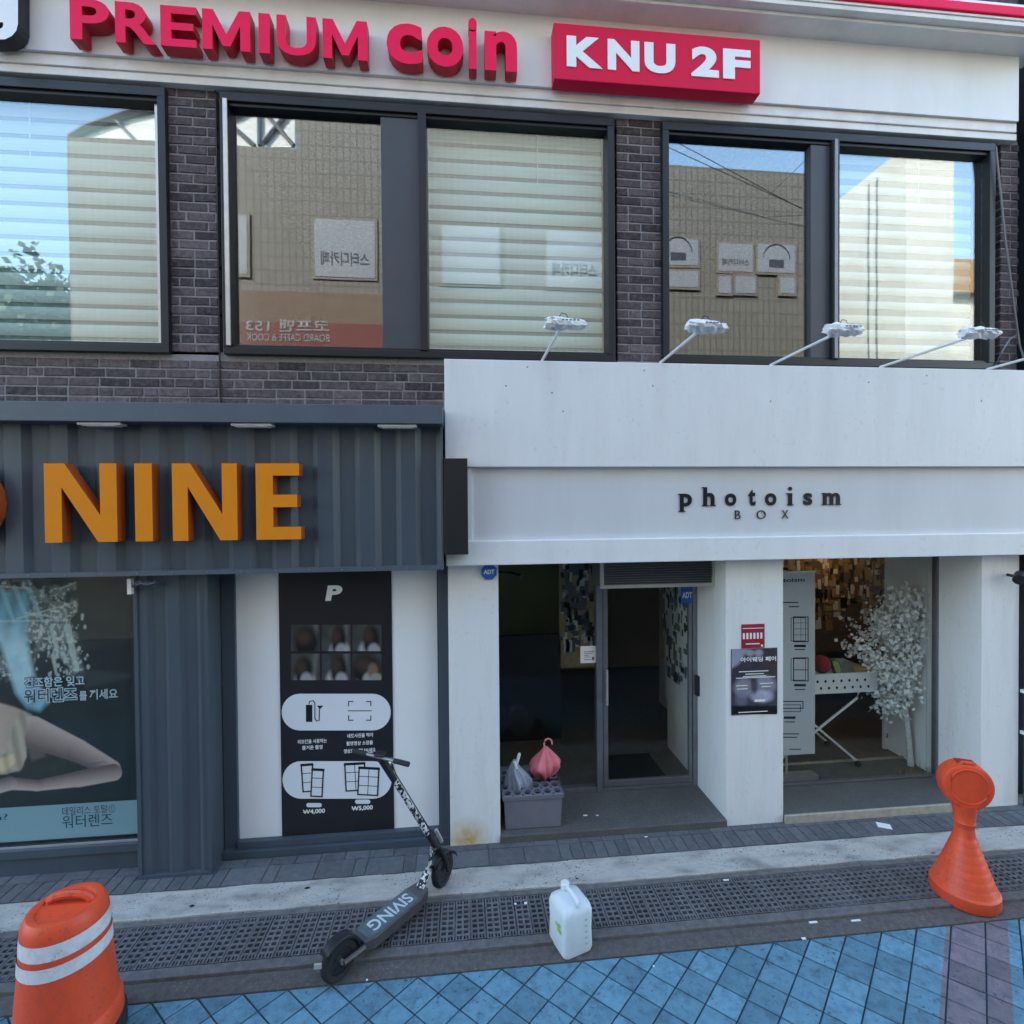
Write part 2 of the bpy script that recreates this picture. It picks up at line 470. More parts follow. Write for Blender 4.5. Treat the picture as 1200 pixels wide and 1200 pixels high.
# text and letters
def text_mesh(body, offset=0.0, extrude=0.0, bevel=0.0, res=4, spacing=1.0):
    c = bpy.data.curves.new('text', 'FONT')
    c.body = body; c.offset = offset; c.extrude = extrude; c.resolution_u = res
    c.space_character = spacing
    c.align_x = 'LEFT'
    o = bpy.data.objects.new('text', c)
    C.objects.link(o)
    dg = bpy.context.evaluated_depsgraph_get()
    me = bpy.data.meshes.new_from_object(o.evaluated_get(dg))
    bpy.data.objects.remove(o); bpy.data.curves.remove(c)
    return me

def fit(me, x0, x1, z0, z1, yfront, depth, flip=False):
    xs = [v.co.x for v in me.vertices]; ys = [v.co.y for v in me.vertices]; zs = [v.co.z for v in me.vertices]
    ax, bx, ay, by, az, bz = min(xs), max(xs), min(ys), max(ys), min(zs), max(zs)
    for v in me.vertices:
        u = (v.co.x-ax)/max(bx-ax, 1e-6); w = (v.co.y-ay)/max(by-ay, 1e-6)
        d = (v.co.z-az)/(bz-az) if bz-az > 1e-5 else 1.0
        if flip:                            # faces +Y, for signs across the street
            v.co = (x1 + (x0-x1)*u, yfront - depth*(1-d), z0 + (z1-z0)*w)
        else:
            v.co = (x0 + (x1-x0)*u, yfront + depth*(1-d), z0 + (z1-z0)*w)
    return me

def letter(name, body, parent, x0, x1, z0, z1, yfront, depth, face, side, offset=0.0, flip=False, res=5):
    me = text_mesh(body, offset, 0.1 if depth else 0.0, res=res)
    fit(me, x0, x1, z0, z1, yfront, depth, flip)
    me.materials.clear(); me.materials.append(face)
    if side is not None:
        me.materials.append(side)
        me.update()
        for p in me.polygons:
            p.material_index = 0 if abs(p.normal.y) > 0.9 else 1
    me.name = name
    o = bpy.data.objects.new(name, me)
    return link(o, parent)

def flat(name, pts, Y, m, parent, px=True, **k):     # thin printed shape on plane Y
    mb = MB()
    q = [V(a, b, Y) if px else (a, b) for a, b in pts]
    mb.face([(x, Y, z) for x, z in q])
    bmesh.ops.triangulate(mb.bm, faces=mb.bm.faces)
    return mb.build(name, m, parent, **k)

def stroke(mb, pts, w, Y, px=True, closed=False):   # drawn line on plane Y
    q = [Vector(V(a, b, Y)) if px else Vector((a, b)) for a, b in pts]
    if closed: q.append(q[0])
    for a, b in zip(q, q[1:]):
        d = (b-a)
        if d.length < 1e-6: continue
        n = Vector((-d.y, d.x)).normalized()*w/2
        e = d.normalized()*w/2
        mb.face([(p.x, Y, p.y) for p in (a-e-n, b+e-n, b+e+n, a-e+n)])
    return mb

def disc_pts(cx, cz, rx, rz, n=16, a0=0, a1=360):
    return [(cx+rx*math.cos(R(a0+(a1-a0)*i/n)), cz+rz*math.sin(R(a0+(a1-a0)*i/n))) for i in range(n)]

# printed pictures: colours painted onto a fine vertex grid, as ink on paper
def pmat(name):
    m = bpy.data.materials.new(name); m.use_nodes = True
    n, l = m.node_tree.nodes, m.node_tree.links
    at = n.new('ShaderNodeAttribute'); at.attribute_name = 'ink'
    b = n['Principled BSDF']
    l.new(at.outputs['Color'], b.inputs['Base Color'])
    b.inputs['Roughness'].default_value = 0.4; b.inputs['Specular IOR Level'].default_value = 0.3
    return m
M['print'] = pmat('printed picture')
def INK(r, g, b):                        # print colour from an sRGB value read in the shade
    f = lambda c: (c/255/12.92 if c < 10 else ((c/255+0.055)/1.055)**2.4)
    return np.array((f(r)/0.56, f(g)/0.62, f(b)/0.68))
class Canvas:
    def __init__(s, x0, x1, y0, y1, step, bg):
        s.x0, s.x1, s.y0, s.y1 = x0, x1, y0, y1
        s.nx, s.ny = int((x1-x0)/step)+1, int((y1-y0)/step)+1
        s.X, s.Y = np.meshgrid(np.linspace(x0, x1, s.nx), np.linspace(y0, y1, s.ny))
        s.c = np.ones((s.ny, s.nx, 3))*bg
        s.rng = np.random.RandomState(4)
    def noise(s, scale, oct=3):
        out = np.zeros_like(s.X); amp = 1.0; tot = 0
        for o in range(oct):
            g = s.rng.rand(64, 64); sx = s.X/scale*2**o + 17.3*o; sy = s.Y/scale*2**o + 5.1*o
            ix, iy = np.floor(sx).astype(int), np.floor(sy).astype(int); fx, fy = sx-ix, sy-iy
            fx = fx*fx*(3-2*fx); fy = fy*fy*(3-2*fy)
            v = lambda a, b: g[(iy+b) % 64, (ix+a) % 64]
            out += amp*((v(0, 0)*(1-fx)+v(1, 0)*fx)*(1-fy)+(v(0, 1)*(1-fx)+v(1, 1)*fx)*fy); tot += amp; amp *= 0.55
        return out/tot
    def poly(s, pts, feather=1.0):
        d = np.full(s.X.shape, 1e9); ins = np.zeros(s.X.shape, bool)
        n = len(pts)
        for i in range(n):
            ax, ay = pts[i]; bx, by = pts[(i+1) % n]
            ex, ey = bx-ax, by-ay
            t = np.clip(((s.X-ax)*ex+(s.Y-ay)*ey)/(ex*ex+ey*ey+1e-9), 0, 1)
            d = np.minimum(d, np.hypot(s.X-ax-t*ex, s.Y-ay-t*ey))
            if abs(ey) > 1e-9:
                ins ^= ((ay > s.Y) != (by > s.Y)) & (s.X < ex*(s.Y-ay)/ey+ax)
        sd = np.where(ins, d, -d)
        return np.clip(sd/feather+0.5, 0, 1), sd
    def limb(s, a, b, ra, rb, feather=1.2):  # tapered limb: mask and across/along coordinates
        ex, ey = b[0]-a[0], b[1]-a[1]; L = math.hypot(ex, ey)
        t = ((s.X-a[0])*ex+(s.Y-a[1])*ey)/L/L
        tc = np.clip(t, 0, 1); r = ra+(rb-ra)*tc
        dx, dy = s.X-a[0]-tc*ex, s.Y-a[1]-tc*ey
        m = np.clip((r-np.hypot(dx, dy))/feather+0.5, 0, 1)
        return m, (dx*(-ey)+dy*ex)/L/np.maximum(r, 1e-6), tc
    def ell(s, cx, cy, rx, ry, f=0.3):
        q = np.hypot((s.X-cx)/rx, (s.Y-cy)/ry)
        return np.clip((1-q)/f+0.5, 0, 1)
    def put(s, m, col):
        col = np.asarray(col)
        if col.ndim == 1: col = np.ones_like(s.c)*col
        s.c = s.c*(1-m[..., None])+col*m[..., None]
    def build(s, name, Y, parent):
        vs = [(*V(x, y, Y), 0) for x, y in zip(s.X.ravel(), s.Y.ravel())]
        vs = [(a, Y, b) for a, b, _ in vs]
        i = np.arange(s.nx*s.ny).reshape(s.ny, s.nx)
        fs = np.stack([i[1:, :-1], i[1:, 1:], i[:-1, 1:], i[:-1, :-1]], -1).reshape(-1, 4)
        me = bpy.data.meshes.new(name); me.from_pydata(vs, [], fs.tolist())
        at = me.color_attributes.new('ink', 'FLOAT_COLOR', 'POINT')
        rgba = np.ones((s.nx*s.ny, 4)); rgba[:, :3] = np.clip(s.c.reshape(-1, 3), 0.004, 0.85)
        at.data.foreach_set('color', rgba.ravel().astype(np.float32))
        me.materials.append(M['print'])
        return link(bpy.data.objects.new(name, me), parent)

# ================================================================ THE GROUND
ground = tag(MB().box(-250, 250, -250, 250, -0.6, -0.03).build('ground', M['asphalt']), kind='structure')
road = tag(MB().box(-14, 14, 1.1, 3.262, -0.028, -0.007).build('road', M['joint']), kind='structure')
DX, DY, X0, Y0 = 0.1330, 0.1200, 0.495, 3.262
def tile_mesh(half=False):
    mb = MB(); a, b, g = DX, DY, 0.0062
    k = 1 - g/min(a, b)*1.0
    base = [(-a, 0), (0, -b), (a, 0)] + ([] if half else [(0, b)])
    if half:
        base = [(-a+0.010, -0.001), (0, -b+0.007), (a-0.010, -0.001)]
        top = [(-a+0.017, -0.004), (0, -b+0.012), (a-0.017, -0.004)]
    else:
        base = [(x*k, y*k) for x, y in base]; top = [(x*(k-0.03), y*(k-0.03)) for x, y in base]
    mb.loft([[(x, y, -0.007) for x, y in base], [(x, y, -0.0015) for x, y in base], [(x, y, 0.0) for x, y in top]])
    return mesh_only(mb, 'tile', M['tile'])
tm, th = tile_mesh(), tile_mesh(True)
rest = MB(); rest.use(M['tile'])
cnt = 0
for n in range(0, 30):
    for m_ in range(-70, 75):
        if (m_+n) % 2 == 0: continue
        x, y = X0+DX*m_, Y0-DY*n
        near = (-2.6 < x < 4.8 and n <= 7 and cnt < 300)
        if near:
            cnt += 1
            place('tile', th if n == 0 else tm, road, Matrix.Translation((x, y, random.uniform(-0.0012, 0.0008))) @ Matrix.Rotation(random.uniform(-0.006, 0.006), 4, 'Z'))
        elif y > 1.2:
            k = 0.94
            if n == 0: rest.face([(x-DX*k, y-0.002, 0), (x, y-DY*k, 0), (x+DX*k, y-0.002, 0)])
            else: rest.face([(x-DX*k, y, 0), (x, y-DY*k, 0), (x+DX*k, y, 0), (x, y+DY*k, 0)])
rest.build('tile_field', None, road, kind='stuff')

# gutter, drain, kerb, pavement
tag(MB().box(-14, 14, 3.266, 3.395, -0.028, 0.006).build('gutter', M['gutter']), kind='structure')
drain = MB()
drain.box(-14, 14, 3.398, 3.470, -0.028, 0.030).box(-14, 14, 3.832, 3.878, -0.028, 0.034).box(-14, 14, 3.47, 3.832, -0.029, -0.02)
drain = tag(drain.build('drain_channel', M['drain_frame'], bevel=0.006), kind='structure')
def cover_mesh():
    mb = MB(); w, L, h = 0.1025, 0.352, 0.03
    xs = [-w/2, -w/2+0.012, -0.007, 0.007, w/2-0.012, w/2]
    for a, b in ((0, 1), (2, 3), (4, 5)):
        mb.box(xs[a], xs[b], 0, L, 0, h)
    rows = 8; p = L/rows
    for c in (1, 3):
        for i in range(rows+1):
            t = 0.018 if 0 < i < rows else 0.013
            yc = i*p
            mb.box(xs[c]-0.001, xs[c+1]+0.001, max(0.001, yc-t/2), min(L-0.001, yc+t/2), 0.0005, h-0.0007)
        xm = (xs[c]+xs[c+1])/2
        for i in range(rows):
            if i in (0, 7): mb.box(xm-0.004, xm+0.004, i*p+0.002, (i+1)*p-0.002, 0.001, h-0.002)
    return mesh_only(mb, 'drain_cover', M['drain'])
cm = cover_mesh()
x = -3.6
while x < 6.2:
    place('drain_cover', cm, drain, Matrix.Translation((x, 3.475, random.uniform(-0.002, 0.002))) @ Matrix.Rotation(random.uniform(-0.008, 0.008), 4, 'Z'))
    x += 0.1085
kb = MB()
x = -14.0; rr = random.Random(3)
kerb_rings = []
while x <= 14.01:
    e = 0.006*(rr.random()-0.5)*2; e2 = 0.008*(rr.random()-0.5)*2
    kerb_rings.append([(x, 3.882+e, -0.02), (x, 3.884+e, 0.040), (x, 3.892+e, 0.047), (x, 4.135+e2, 0.052), (x, 4.14+e2, -0.02)])
    x += 0.12
kb.loft(kerb_rings)
kerb = tag(kb.build('kerb', M['kerb']), kind='structure')
pave = tag(MB().box(-14, 14, 4.145, 4.60, -0.02, 0.043).build('pavement', M['sand_joint']), kind='structure')
def paver_mesh(w, d):
    mb = MB(); g = 0.003
    b = [(g, g), (w-g, g), (w-g, d-g), (g, d-g)]; t = [(g+.003, g+.003), (w-g-.003, g+.003), (w-g-.003, d-g-.003), (g+.003, d-g-.003)]
    mb.loft([[(x, y, 0) for x, y in b], [(x, y, 0.010) for x, y in b], [(x, y, 0.012) for x, y in t]])
    return mesh_only(mb, 'paver', M['paver'])
pa, pb, pc = paver_mesh(0.1, 0.2), paver_mesh(0.2, 0.1), paver_mesh(0.3, 0.2)
x = -4.2; i = 0
while x < 5.6:
    big = (-0.1 < x < 0.75) or (-1.9 < x < -0.6 and (i % 3))
    me, w = (pc, 0.3) if big else (pa, 0.1)
    place('paver', me, pave, Matrix.Translation((x, 4.146, 0.042+random.uniform(-0.0015, 0.0015))) @ Matrix.Rotation(random.uniform(-0.004, 0.004), 4, 'Z'))
    x += w; i += 1
x = -4.2
while x < 5.6:
    place('paver', pb, pave, Matrix.Translation((x, 4.347, 0.042+random.uniform(-0.0015, 0.0015))))
    x += 0.2

# ================================================================ THE BRICK BUILDING (upper floor)
BX0, BX1 = -5.5, 5.41
bld = thing('brick_building', (0.5, 4.55, 0), 'dark brick building with wide glass windows above the two shopfronts', 'building')
# masses and slabs closing the rooms, unseen bulk sized to shade the street
MB().box(-14, BX0, 4.5, 12, 0, 13).build('wall', M['panel_dark'], bld, label='unseen plain wall beyond the left end, added for its shadow')
MB().box(BX0, BX1, 9.0, 12, 0, 13).box(BX1-0.0, BX1+0.25, 4.7, 9.0, 2.62, 13).build('rear_wall', M['room'], bld)
MB().box(BX0, BX1, 4.66, 9.0, 2.62, 4.26).build('floor_slab', M['ceiling'], bld)
MB().box(BX0, BX1, 4.52, 9.0, 6.50, 13).build('upper_storey_wall', M['brick'], bld)
# brick pieces
def brick_mesh(seed, w, h=0.0645, d=0.05):
    r_ = random.Random(seed); mb = MB()
    j = lambda a=0.0022: r_.uniform(-a, a)
    b = [(j(), 0, j()), (w+j(), 0, j()), (w+j(), 0, h+j()), (j(), 0, h+j())]
    e = 0.004
    f = [(b[0][0]+e, 0, b[0][2]+e), (b[1][0]-e, 0, b[1][2]+e), (b[2][0]-e, 0, b[2][2]-e), (b[3][0]+e, 0, b[3][2]-e)]
    mb.loft([[(x, d, z) for x, y, z in b], [(x, 0.004, z) for x, y, z in b], [(x, j(0.0012), z) for x, y, z in f]], caps=True)
    return mesh_only(mb, 'brick', M['brick'])
BM = {}
def brick_at(parent, x, z, w, y):
    key = (round(w, 3), random.randrange(3))
    if key not in BM: BM[key] = brick_mesh(hash(key) % 999, w)
    place('brick', BM[key], parent, Matrix.Translation((x, y + random.uniform(-0.003, 0.002), z)))
def brickwork(parent, x0, x1, z0, z1, y, start=0):
    H, L, J = 0.0775, 0.224, 0.0135
    k = start; z = z0
    while z + H*0.8 < z1:
        x = x0 + 0.004
        first = [L-J, (L-J)/2, L*0.72][k % 3] if random.random() < 0.25 else ((L-J) if k % 2 == 0 else (L/2-J/1.0))
        w = first
        while x < x1 - 0.02:
            w = min(w, x1 - 0.004 - x)
            if w > 0.02: brick_at(parent, x, z, round(w/0.02)*0.02 if w > 0.03 else w, y)
            x += (round(w/0.02)*0.02 if w > 0.03 else w) + J
            w = L-J if random.random() > 0.12 else (L/2 - J)
        z += H; k += 1
PIERS = [(-2.412, -1.988, 4.288), (1.403, 1.848, 4.288), (5.212, 5.405, 4.288)]
for a, b, z0 in PIERS:
    pr = MB().box(a+0.006, b-0.006, 4.506, 4.86, z0-0.02, 6.48).build('brick_pier', M['mortar'], bld)
    brickwork(pr, a, b, z0, 6.475, 4.5)
bw = MB().box(BX0, -0.12, 4.506, 4.86, 3.70, 4.292).build('brick_wall', M['mortar'], bld)
brickwork(bw, BX0, -0.12, 3.765, 4.290, 4.5, 1)
MB().box(-0.11, BX1, 4.511, 4.86, 3.30, 4.288).build('spandrel_wall', M['panel_dark'], bld)
# dark seam between pier and wall
MB().box(-1.995, -1.985, 4.488, 4.497, 3.78, 6.47).build('wall_seam', M['frame'], bld)

# windows: frame is the part, panes, blinds and panels hang on it
KW = 0.9795                              # the windows stand proud of the brick face
def wbx(mb, x0, x1, y0, y1, z0, z1):
    return mb.box(x0*KW, x1*KW, y0-0.095, y1-0.095, 3+(z0-3)*KW, 3+(z1-3)*KW)
def window(x0, x1, splits, label=None):
    z0, z1, y0, y1 = 4.292, 6.478, 4.545, 4.66
    mb = MB()
    wbx(mb, x0, x1, y0, y1, z0, z0+0.06); wbx(mb, x0, x1, y0, y1, 6.405, z1)
    wbx(mb, x0, x0+0.062, y0, y1, z0+0.06, 6.405); wbx(mb, x1-0.062, x1, y0, y1, z0+0.06, 6.405)
    for s in splits: wbx(mb, s-0.035, s+0.035, y0-0.012, y1, z0+0.06, 6.405)
    wbx(mb, x0+0.062, x1-0.062, y0+0.02, y1-0.003, z0+0.06, z0+0.085); wbx(mb, x0+0.062, x1-0.062, y0+0.02, y1-0.003, 6.375, 6.405)
    mb.box(x0-0.004, x0*KW+0.05, 4.5655, 4.66, z0, 6.45).box(x1*KW-0.05, x1+0.004, 4.5655, 4.66, z0, 6.45).box(x0*KW+0.051, x1*KW-0.051, 4.5655, 4.66, 6.37, 6.45)
    return mb.build('window', M['frame'], bld, bevel=0.004, label=label)
def pane(w, x0, x1):
    return MB().box(x0*KW, x1*KW, GL, GL+0.006, 3+1.375*KW, 3+3.378*KW).build('pane', M['glass_up'], w)
def blind(w, x0, x1, ztop=6.40, zbot=4.36, pitch=0.138, open_=0.26):
    x0, x1, ztop, zbot = x0*KW, x1*KW, 3+(ztop-3)*KW, 3+(zbot-3)*KW
    z = ztop
    me = mesh_only(MB().loft([[(x, 0.012-0.010*math.sin(math.pi*t), -t*pitch*(1-open_)) for x in (0, x1-x0)] for t in (0, .25, .5, .75, 1)], caps=False, closed=False), 'blind_slat', M['blind'])
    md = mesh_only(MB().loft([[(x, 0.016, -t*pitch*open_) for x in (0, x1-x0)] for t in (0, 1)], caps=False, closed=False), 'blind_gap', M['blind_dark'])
    while z > zbot + pitch*0.5:
        place('blind_slat', me, w, Matrix.Translation((x0, GL+0.10, z)))
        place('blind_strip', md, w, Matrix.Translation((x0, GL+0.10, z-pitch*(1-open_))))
        z -= pitch
    MB().box(x0, x1, GL+0.095, GL+0.125, z-0.03, z).build('blind_rail', M['white_plastic'], w)
    MB().tube([(x0+(x1-x0)*0.62, GL+0.085, ztop), (x0+(x1-x0)*0.62, GL+0.085, ztop-0.45)], 0.004, 5).build('blind_cord', M['white_plastic'], w)
w1 = window(-5.4, -2.414, [])
pane(w1, -5.33, -2.476); blind(w1, -5.33, -2.49, zbot=4.46)
wbx(MB(), -2.520, -2.478, 4.590, 4.612, 4.38, 6.37).build('jamb_strip', M['alu'], w1)
w2 = window(-1.984, 1.401, [-0.312])
pane(w2, -1.92, -0.67); pane(w2, -0.275, 1.338); blind(w2, -0.27, 1.33, zbot=4.36)
wbx(MB(), -0.668, -0.349, 4.575, 4.64, 4.378, 6.374).build('side_panel', M['panel_dark'], w2)
wbx(MB(), -1.952, -1.918, 4.528, 4.543, 4.36, 6.41).build('jamb_strip', M['alu'], w2)
w3 = window(1.850, 5.209, [3.535])
pane(w3, 1.913, 3.308); pane(w3, 3.572, 5.146); blind(w3, 3.58, 5.14, zbot=4.30, open_=0.45)
wbx(MB(), 3.310, 3.498, 4.575, 4.64, 4.378, 6.374).build('side_panel', M['panel_dark'], w3)
wbx(MB(), 3.508, 3.538, 4.515, 4.530, 4.36, 6.40).build('jamb_strip', M['alu_dark'], w3)
# room behind
MB().box(BX0, BX1, 8.3, 8.4, 4.26, 6.5).box(-2.25, -2.15, 4.9, 8.3, 4.26, 6.5).box(1.6, 1.7, 4.9, 8.3, 4.26, 6.5).build('room_partition', M['room'], bld)

# fascia with projecting soffit and cornice
def FZ(z): return 3+(z-3)*1.0353
MB().box(BX0, 5.28, 4.40, 4.516, FZ(6.470), FZ(7.075)).build('fascia_board', M['fascia'], bld)
MB().box(BX0, 5.29, 4.425, 4.516, 6.505, FZ(6.468)).box(BX0, 5.31, 4.440, 4.5155, 6.440, 6.5035).build('soffit_moulding', M['offwhite'], bld, bevel=0.005)
MB().box(BX0, 5.45, 4.145, 4.516, FZ(7.078), FZ(7.115)).box(BX0, 5.45, 4.21, 4.516, FZ(7.050), FZ(7.0765)).build('cornice_soffit', M['offwhite'], bld, bevel=0.004)
MB().box(BX0, 5.45, 4.135, 4.17, FZ(7.117), FZ(7.135)).build('cornice_edge', M['white_clean'], bld)
MB().box(BX0, 5.45, 4.115, 4.15, FZ(7.137), FZ(7.215)).build('cornice_band', M['pink'], bld, bevel=0.01)
MB().box(BX0, 5.45, 4.135, 4.516, FZ(7.217), FZ(7.25)).build('cornice_cap', M['white_clean'], bld)
x0, z0 = V(990, 8, 4.50)
w4 = MB().box(2.6, 4.62, 4.485, 4.515, 7.42, 8.9).build('window', M['frame'], bld, label='upper floor window with teal film above the cornice')
MB().box(2.68, 4.54, 4.470, 4.480, 7.44, 8.85).build('pane', M['teal'], w4)

# neighbour at the right edge
nb = thing('neighbour_building', (6.5, 4.6, 0), 'dark blue neighbouring building at the right edge of the photo', 'building')
MB().box(5.62, 14, 4.45, 4.75, 0, 13).box(7.2, 14, 4.751, 12, 0, 13).box(5.67, 7.2, 4.751, 12, 2.65, 13).build('wall', M['navy'], nb)
MB().box(5.43, 5.60, 4.36, 4.44, 2.3, 6.9).build('corner_trim', M['navy'], nb)

# ---------------------------------------------------------------- signs on the fascia
YF = 4.285
ps = thing('letter_sign', (-1.2, 4.2, 6.5), 'pink raised letters reading PREMIUM coin on the white fascia', 'sign')
def LX(px, py, Y=YF): return V(px, py, Y)[0]
def LZ(px, py, Y=YF): return V(px, py, Y)[1]
zb, zt = LZ(420, 70), LZ(300, 10)
zb = sum(LZ(*q) for q in ((84, 45), (182, 52), (430, 72)))/3
zt = sum(LZ(*q) for q in ((237, 2+9), (310, 16), (424, 23)))/3
def block_letter(parent, pts, x0, x1, z0, z1, y0, y1, face, side):
    mb = MB(); mb.use(face); mb.use(side)
    q = [(x0+(x1-x0)*u, z0+(z1-z0)*v) for u, v in pts]
    n = len(q)
    f = [mb.bm.verts.new((x, y0, z)) for x, z in q]; g = [mb.bm.verts.new((x, y1, z)) for x, z in q]
    for i in range(n):
        j = (i+1) % n
        mb.bm.faces.new((f[i], f[j], g[j], g[i])).material_index = 1
    mb.bm.faces.new(f).material_index = 0
    mb.bm.faces.new(list(reversed(g))).material_index = 1
    return mb.build('letter', None, parent)
NP = [(0, 0), (.235, 0), (.235, .70), (.73, 0), (1, 0), (1, 1), (.765, 1), (.765, .34), (.28, 1), (0, 1)]
IP = [(0, 0), (1, 0), (1, 1), (0, 1)]
EP = [(0, 0), (1, 0), (1, .165), (.38, .165), (.38, .425), (.92, .425), (.92, .59), (.38, .59), (.38, .84), (.97, .84), (.97, 1), (0, 1)]
MP = [(0, 0), (.21, 0), (.21, .62), (.42, .10), (.58, .10), (.79, .62), (.79, 0), (1, 0), (1, 1), (.77, 1), (.5, .40), (.23, 1), (0, 1)]
EP2 = [(0, 0), (1, 0), (1, .19), (.30, .19), (.30, .41), (.92, .41), (.92, .59), (.30, .59), (.30, .81), (1, .81), (1, 1), (0, 1)]
for ch, a, b in (('P', 82, 128), ('R', 135, 183), ('E', 188, 230), ('M', 237, 293), ('I', 303, 316), ('U', 324, 370), ('M', 378, 430)):
    if ch in 'EMI':
        block_letter(ps, {'E': EP2, 'M': MP, 'I': IP}[ch], LX(a, 40), LX(b, 40), zb, zt, YF, YF+0.10, M['pink'], M['pink_side'])
    else:
        letter('letter', ch, ps, LX(a, 40), LX(b, 40), zb, zt, YF, 0.10, M['pink'], M['pink_side'], 0.026)
zc = sum(LZ(*q) for q in ((475, 75), (520, 78), (590, 83)))/3
zx = sum(LZ(*q) for q in ((475, 27), (520, 31), (590, 37)))/3
for ch, a, b in (('c', 453, 495), ('o', 500, 543), ('n', 568, 606)):
    letter('letter', ch, ps, LX(a, 55), LX(b, 55), zc, zx, YF, 0.10, M['pink'], M['pink_side'], 0.035)
li = MB(); li.use(M['pink'])
ia, ib = LX(549, 55), LX(559, 55)
o = letter('letter', 'i', ps, ia, ib, zc, zx+0.09, YF, 0.10, M['pink'], M['pink_side'], 0.03)
gs = thing('letter_sign', (-3.3, 4.2, 6.6), 'white raised letter with black sides cut off at the upper left corner', 'sign')
gq = [V(a, b, YF) for a, b in [(21, -60), (21, 28), (19, 36), (14, 42), (6, 46), (-25, 47), (-25, 36), (-3, 35.5), (3, 32), (4, 28), (3, 26), (-25, 25), (-25, -60)]]
block_letter(gs, gq, 0, 1, 0, 1, YF, YF+0.105, M['white_clean'], M['black'])

kb_ = thing('box_sign', (1.6, 4.2, 6.5), 'red box sign with white letters KNU 2F beside the pink letters', 'sign')
YK = 4.275
kx0, kx1 = V(649, 60, YK)[0], V(891, 80, YK)[0]
kz0 = (V(649, 92, YK)[1]+V(888, 110, YK)[1])/2; kz1 = (V(650, 26, YK)[1]+V(891, 47, YK)[1])/2
MB().box(kx0, kx1, YK, 4.398, kz0, kz1).build('sign_box', M['red_box'], kb_, bevel=0.006)
for ch, a, b in (('K', 664, 706), ('N', 712, 749), ('U', 755, 791), ('2', 810, 842), ('F', 847, 879)):
    py = 70
    letter('letter', ch, kb_, V(a, py, YK)[0], V(b, py, YK)[0], kz0+0.105, kz1-0.105, YK-0.008, 0.007, M['letter_white'], None, 0.05)

# ================================================================ WHITE SHOPFRONT
ws = thing('photo_shopfront', (2.6, 4.4, 0), 'white painted photo shop front with deep canopy and recessed glass door', 'shopfront')
MB().box(-0.132, 5.60, 4.28, 4.508, 3.318, 4.212).build('canopy', M['white'], ws, bevel=0.006)
mb = MB()
for px1, py1 in ((618, 430), (755, 434), (593, 452), (765, 452), (647, 460), (1018, 448), (903, 470), (660, 482), (1086, 440), (1150, 470)):
    X, Z = V(px1, py1, 4.28); mb.lathe([(0.007, 0), (0.005, 0.004)], 8, Matrix.Translation((X, 4.2799, Z)) @ Matrix.Rotation(R(90), 4, 'X'))
mb.build('screw_head', M['alu_dark'], ws, kind='stuff')
MB().box(-0.02, 5.60, 4.335, 4.505, 2.70, 3.322).build('sign_panel', mat('pale grey panel paint', (0.61, 0.625, 0.65), 0.5, 0.03, 2, 0.04, 80, dirt=(0.42, 0.41, 0.40), dirt_amt=0.18, dirt_scale=2.2, stretch=(1.4, 1, 0.25)), ws)
MB().box(0.052, 0.085, 4.31, 4.334, 2.70, 3.316).build('panel_edge', M['white_clean'], ws)
MB().box(-0.134, 5.60, 4.285, 4.505, 2.495, 2.700).build('ledge_beam', M['white'], ws, bevel=0.006)
PX = [(V(526, 800, 4.42)[0], V(585, 800, 4.42)[0], 5.0), (V(851, 900, 4.42)[0], V(918, 900, 4.42)[0], 5.0), (V(1150, 800, 4.42)[0], V(1194, 800, 4.42)[0], 5.0)]
for a, b, y in PX:
    MB().box(a, b, 4.42, y, 0.04, 2.497).build('pillar', M['pillar'], ws, bevel=0.006)
P1R, P2L, P2R, P3L = PX[0][1], PX[1][0], PX[1][1], PX[2][0]
MB().box(P1R, P2L, 4.40, 5.10, 0.04, 0.118).build('doorstep', M['granite'], ws, bevel=0.006)
MB().box(P2R, P3L, 4.385, 4.41, 0.05, 0.128).build('step_nosing', M['nosing'], ws, bevel=0.004)
MB().box(P2R, P3L, 4.412, 4.85, 0.04, 0.124).build('step', M['granite'], ws)
YD = 4.98
def sx(p, py=800, Y=YD): return V(p, py, Y)[0]
# entrance: side light, door
fr = MB()
zt_ = 2.49
fr.box(P1R+0.002, P1R+0.035, YD, YD+0.08, 0.118, zt_).box(sx(699), sx(706), YD-0.01, YD+0.08, 0.118, zt_)
fr.box(P2L-0.05, P2L-0.002, YD, YD+0.08, 0.118, zt_).box(P1R+0.035, sx(699), YD, YD+0.08, 0.118, 0.165).box(sx(706), P2L-0.05, YD, YD+0.08, 0.118, 0.150)
fr.box(sx(706), P2L-0.05, YD, YD+0.08, 2.24, 2.27)
fr = fr.build('entrance_frame', M['alu_dark'], ws, bevel=0.003)
MB().box(P1R+0.035, sx(699), YD+0.03, YD+0.04, 0.165, zt_).build('side_pane', M['glass_dn'], fr)
MB().box(sx(706), P2L-0.05, YD+0.04, YD+0.05, 2.27, zt_).build('transom_pane', M['glass_dn'], fr)
dx0, dx1 = sx(707), P2L-0.054
door = MB().box(dx0, dx0+0.05, YD+0.01, YD+0.05, 0.155, 2.235).box(dx1-0.035, dx1, YD+0.01, YD+0.05, 0.155, 2.235).box(dx0+0.05, dx1-0.035, YD+0.01, YD+0.05, 0.155, 0.215).box(dx0+0.05, dx1-0.035, YD+0.01, YD+0.05, 2.19, 2.235).build('door', M['alu_dark'], ws, bevel=0.003)
MB().box(dx0+0.05, dx1-0.035, YD+0.026, YD+0.034, 0.215, 2.19).build('door_pane', M['glass_dn'], door)
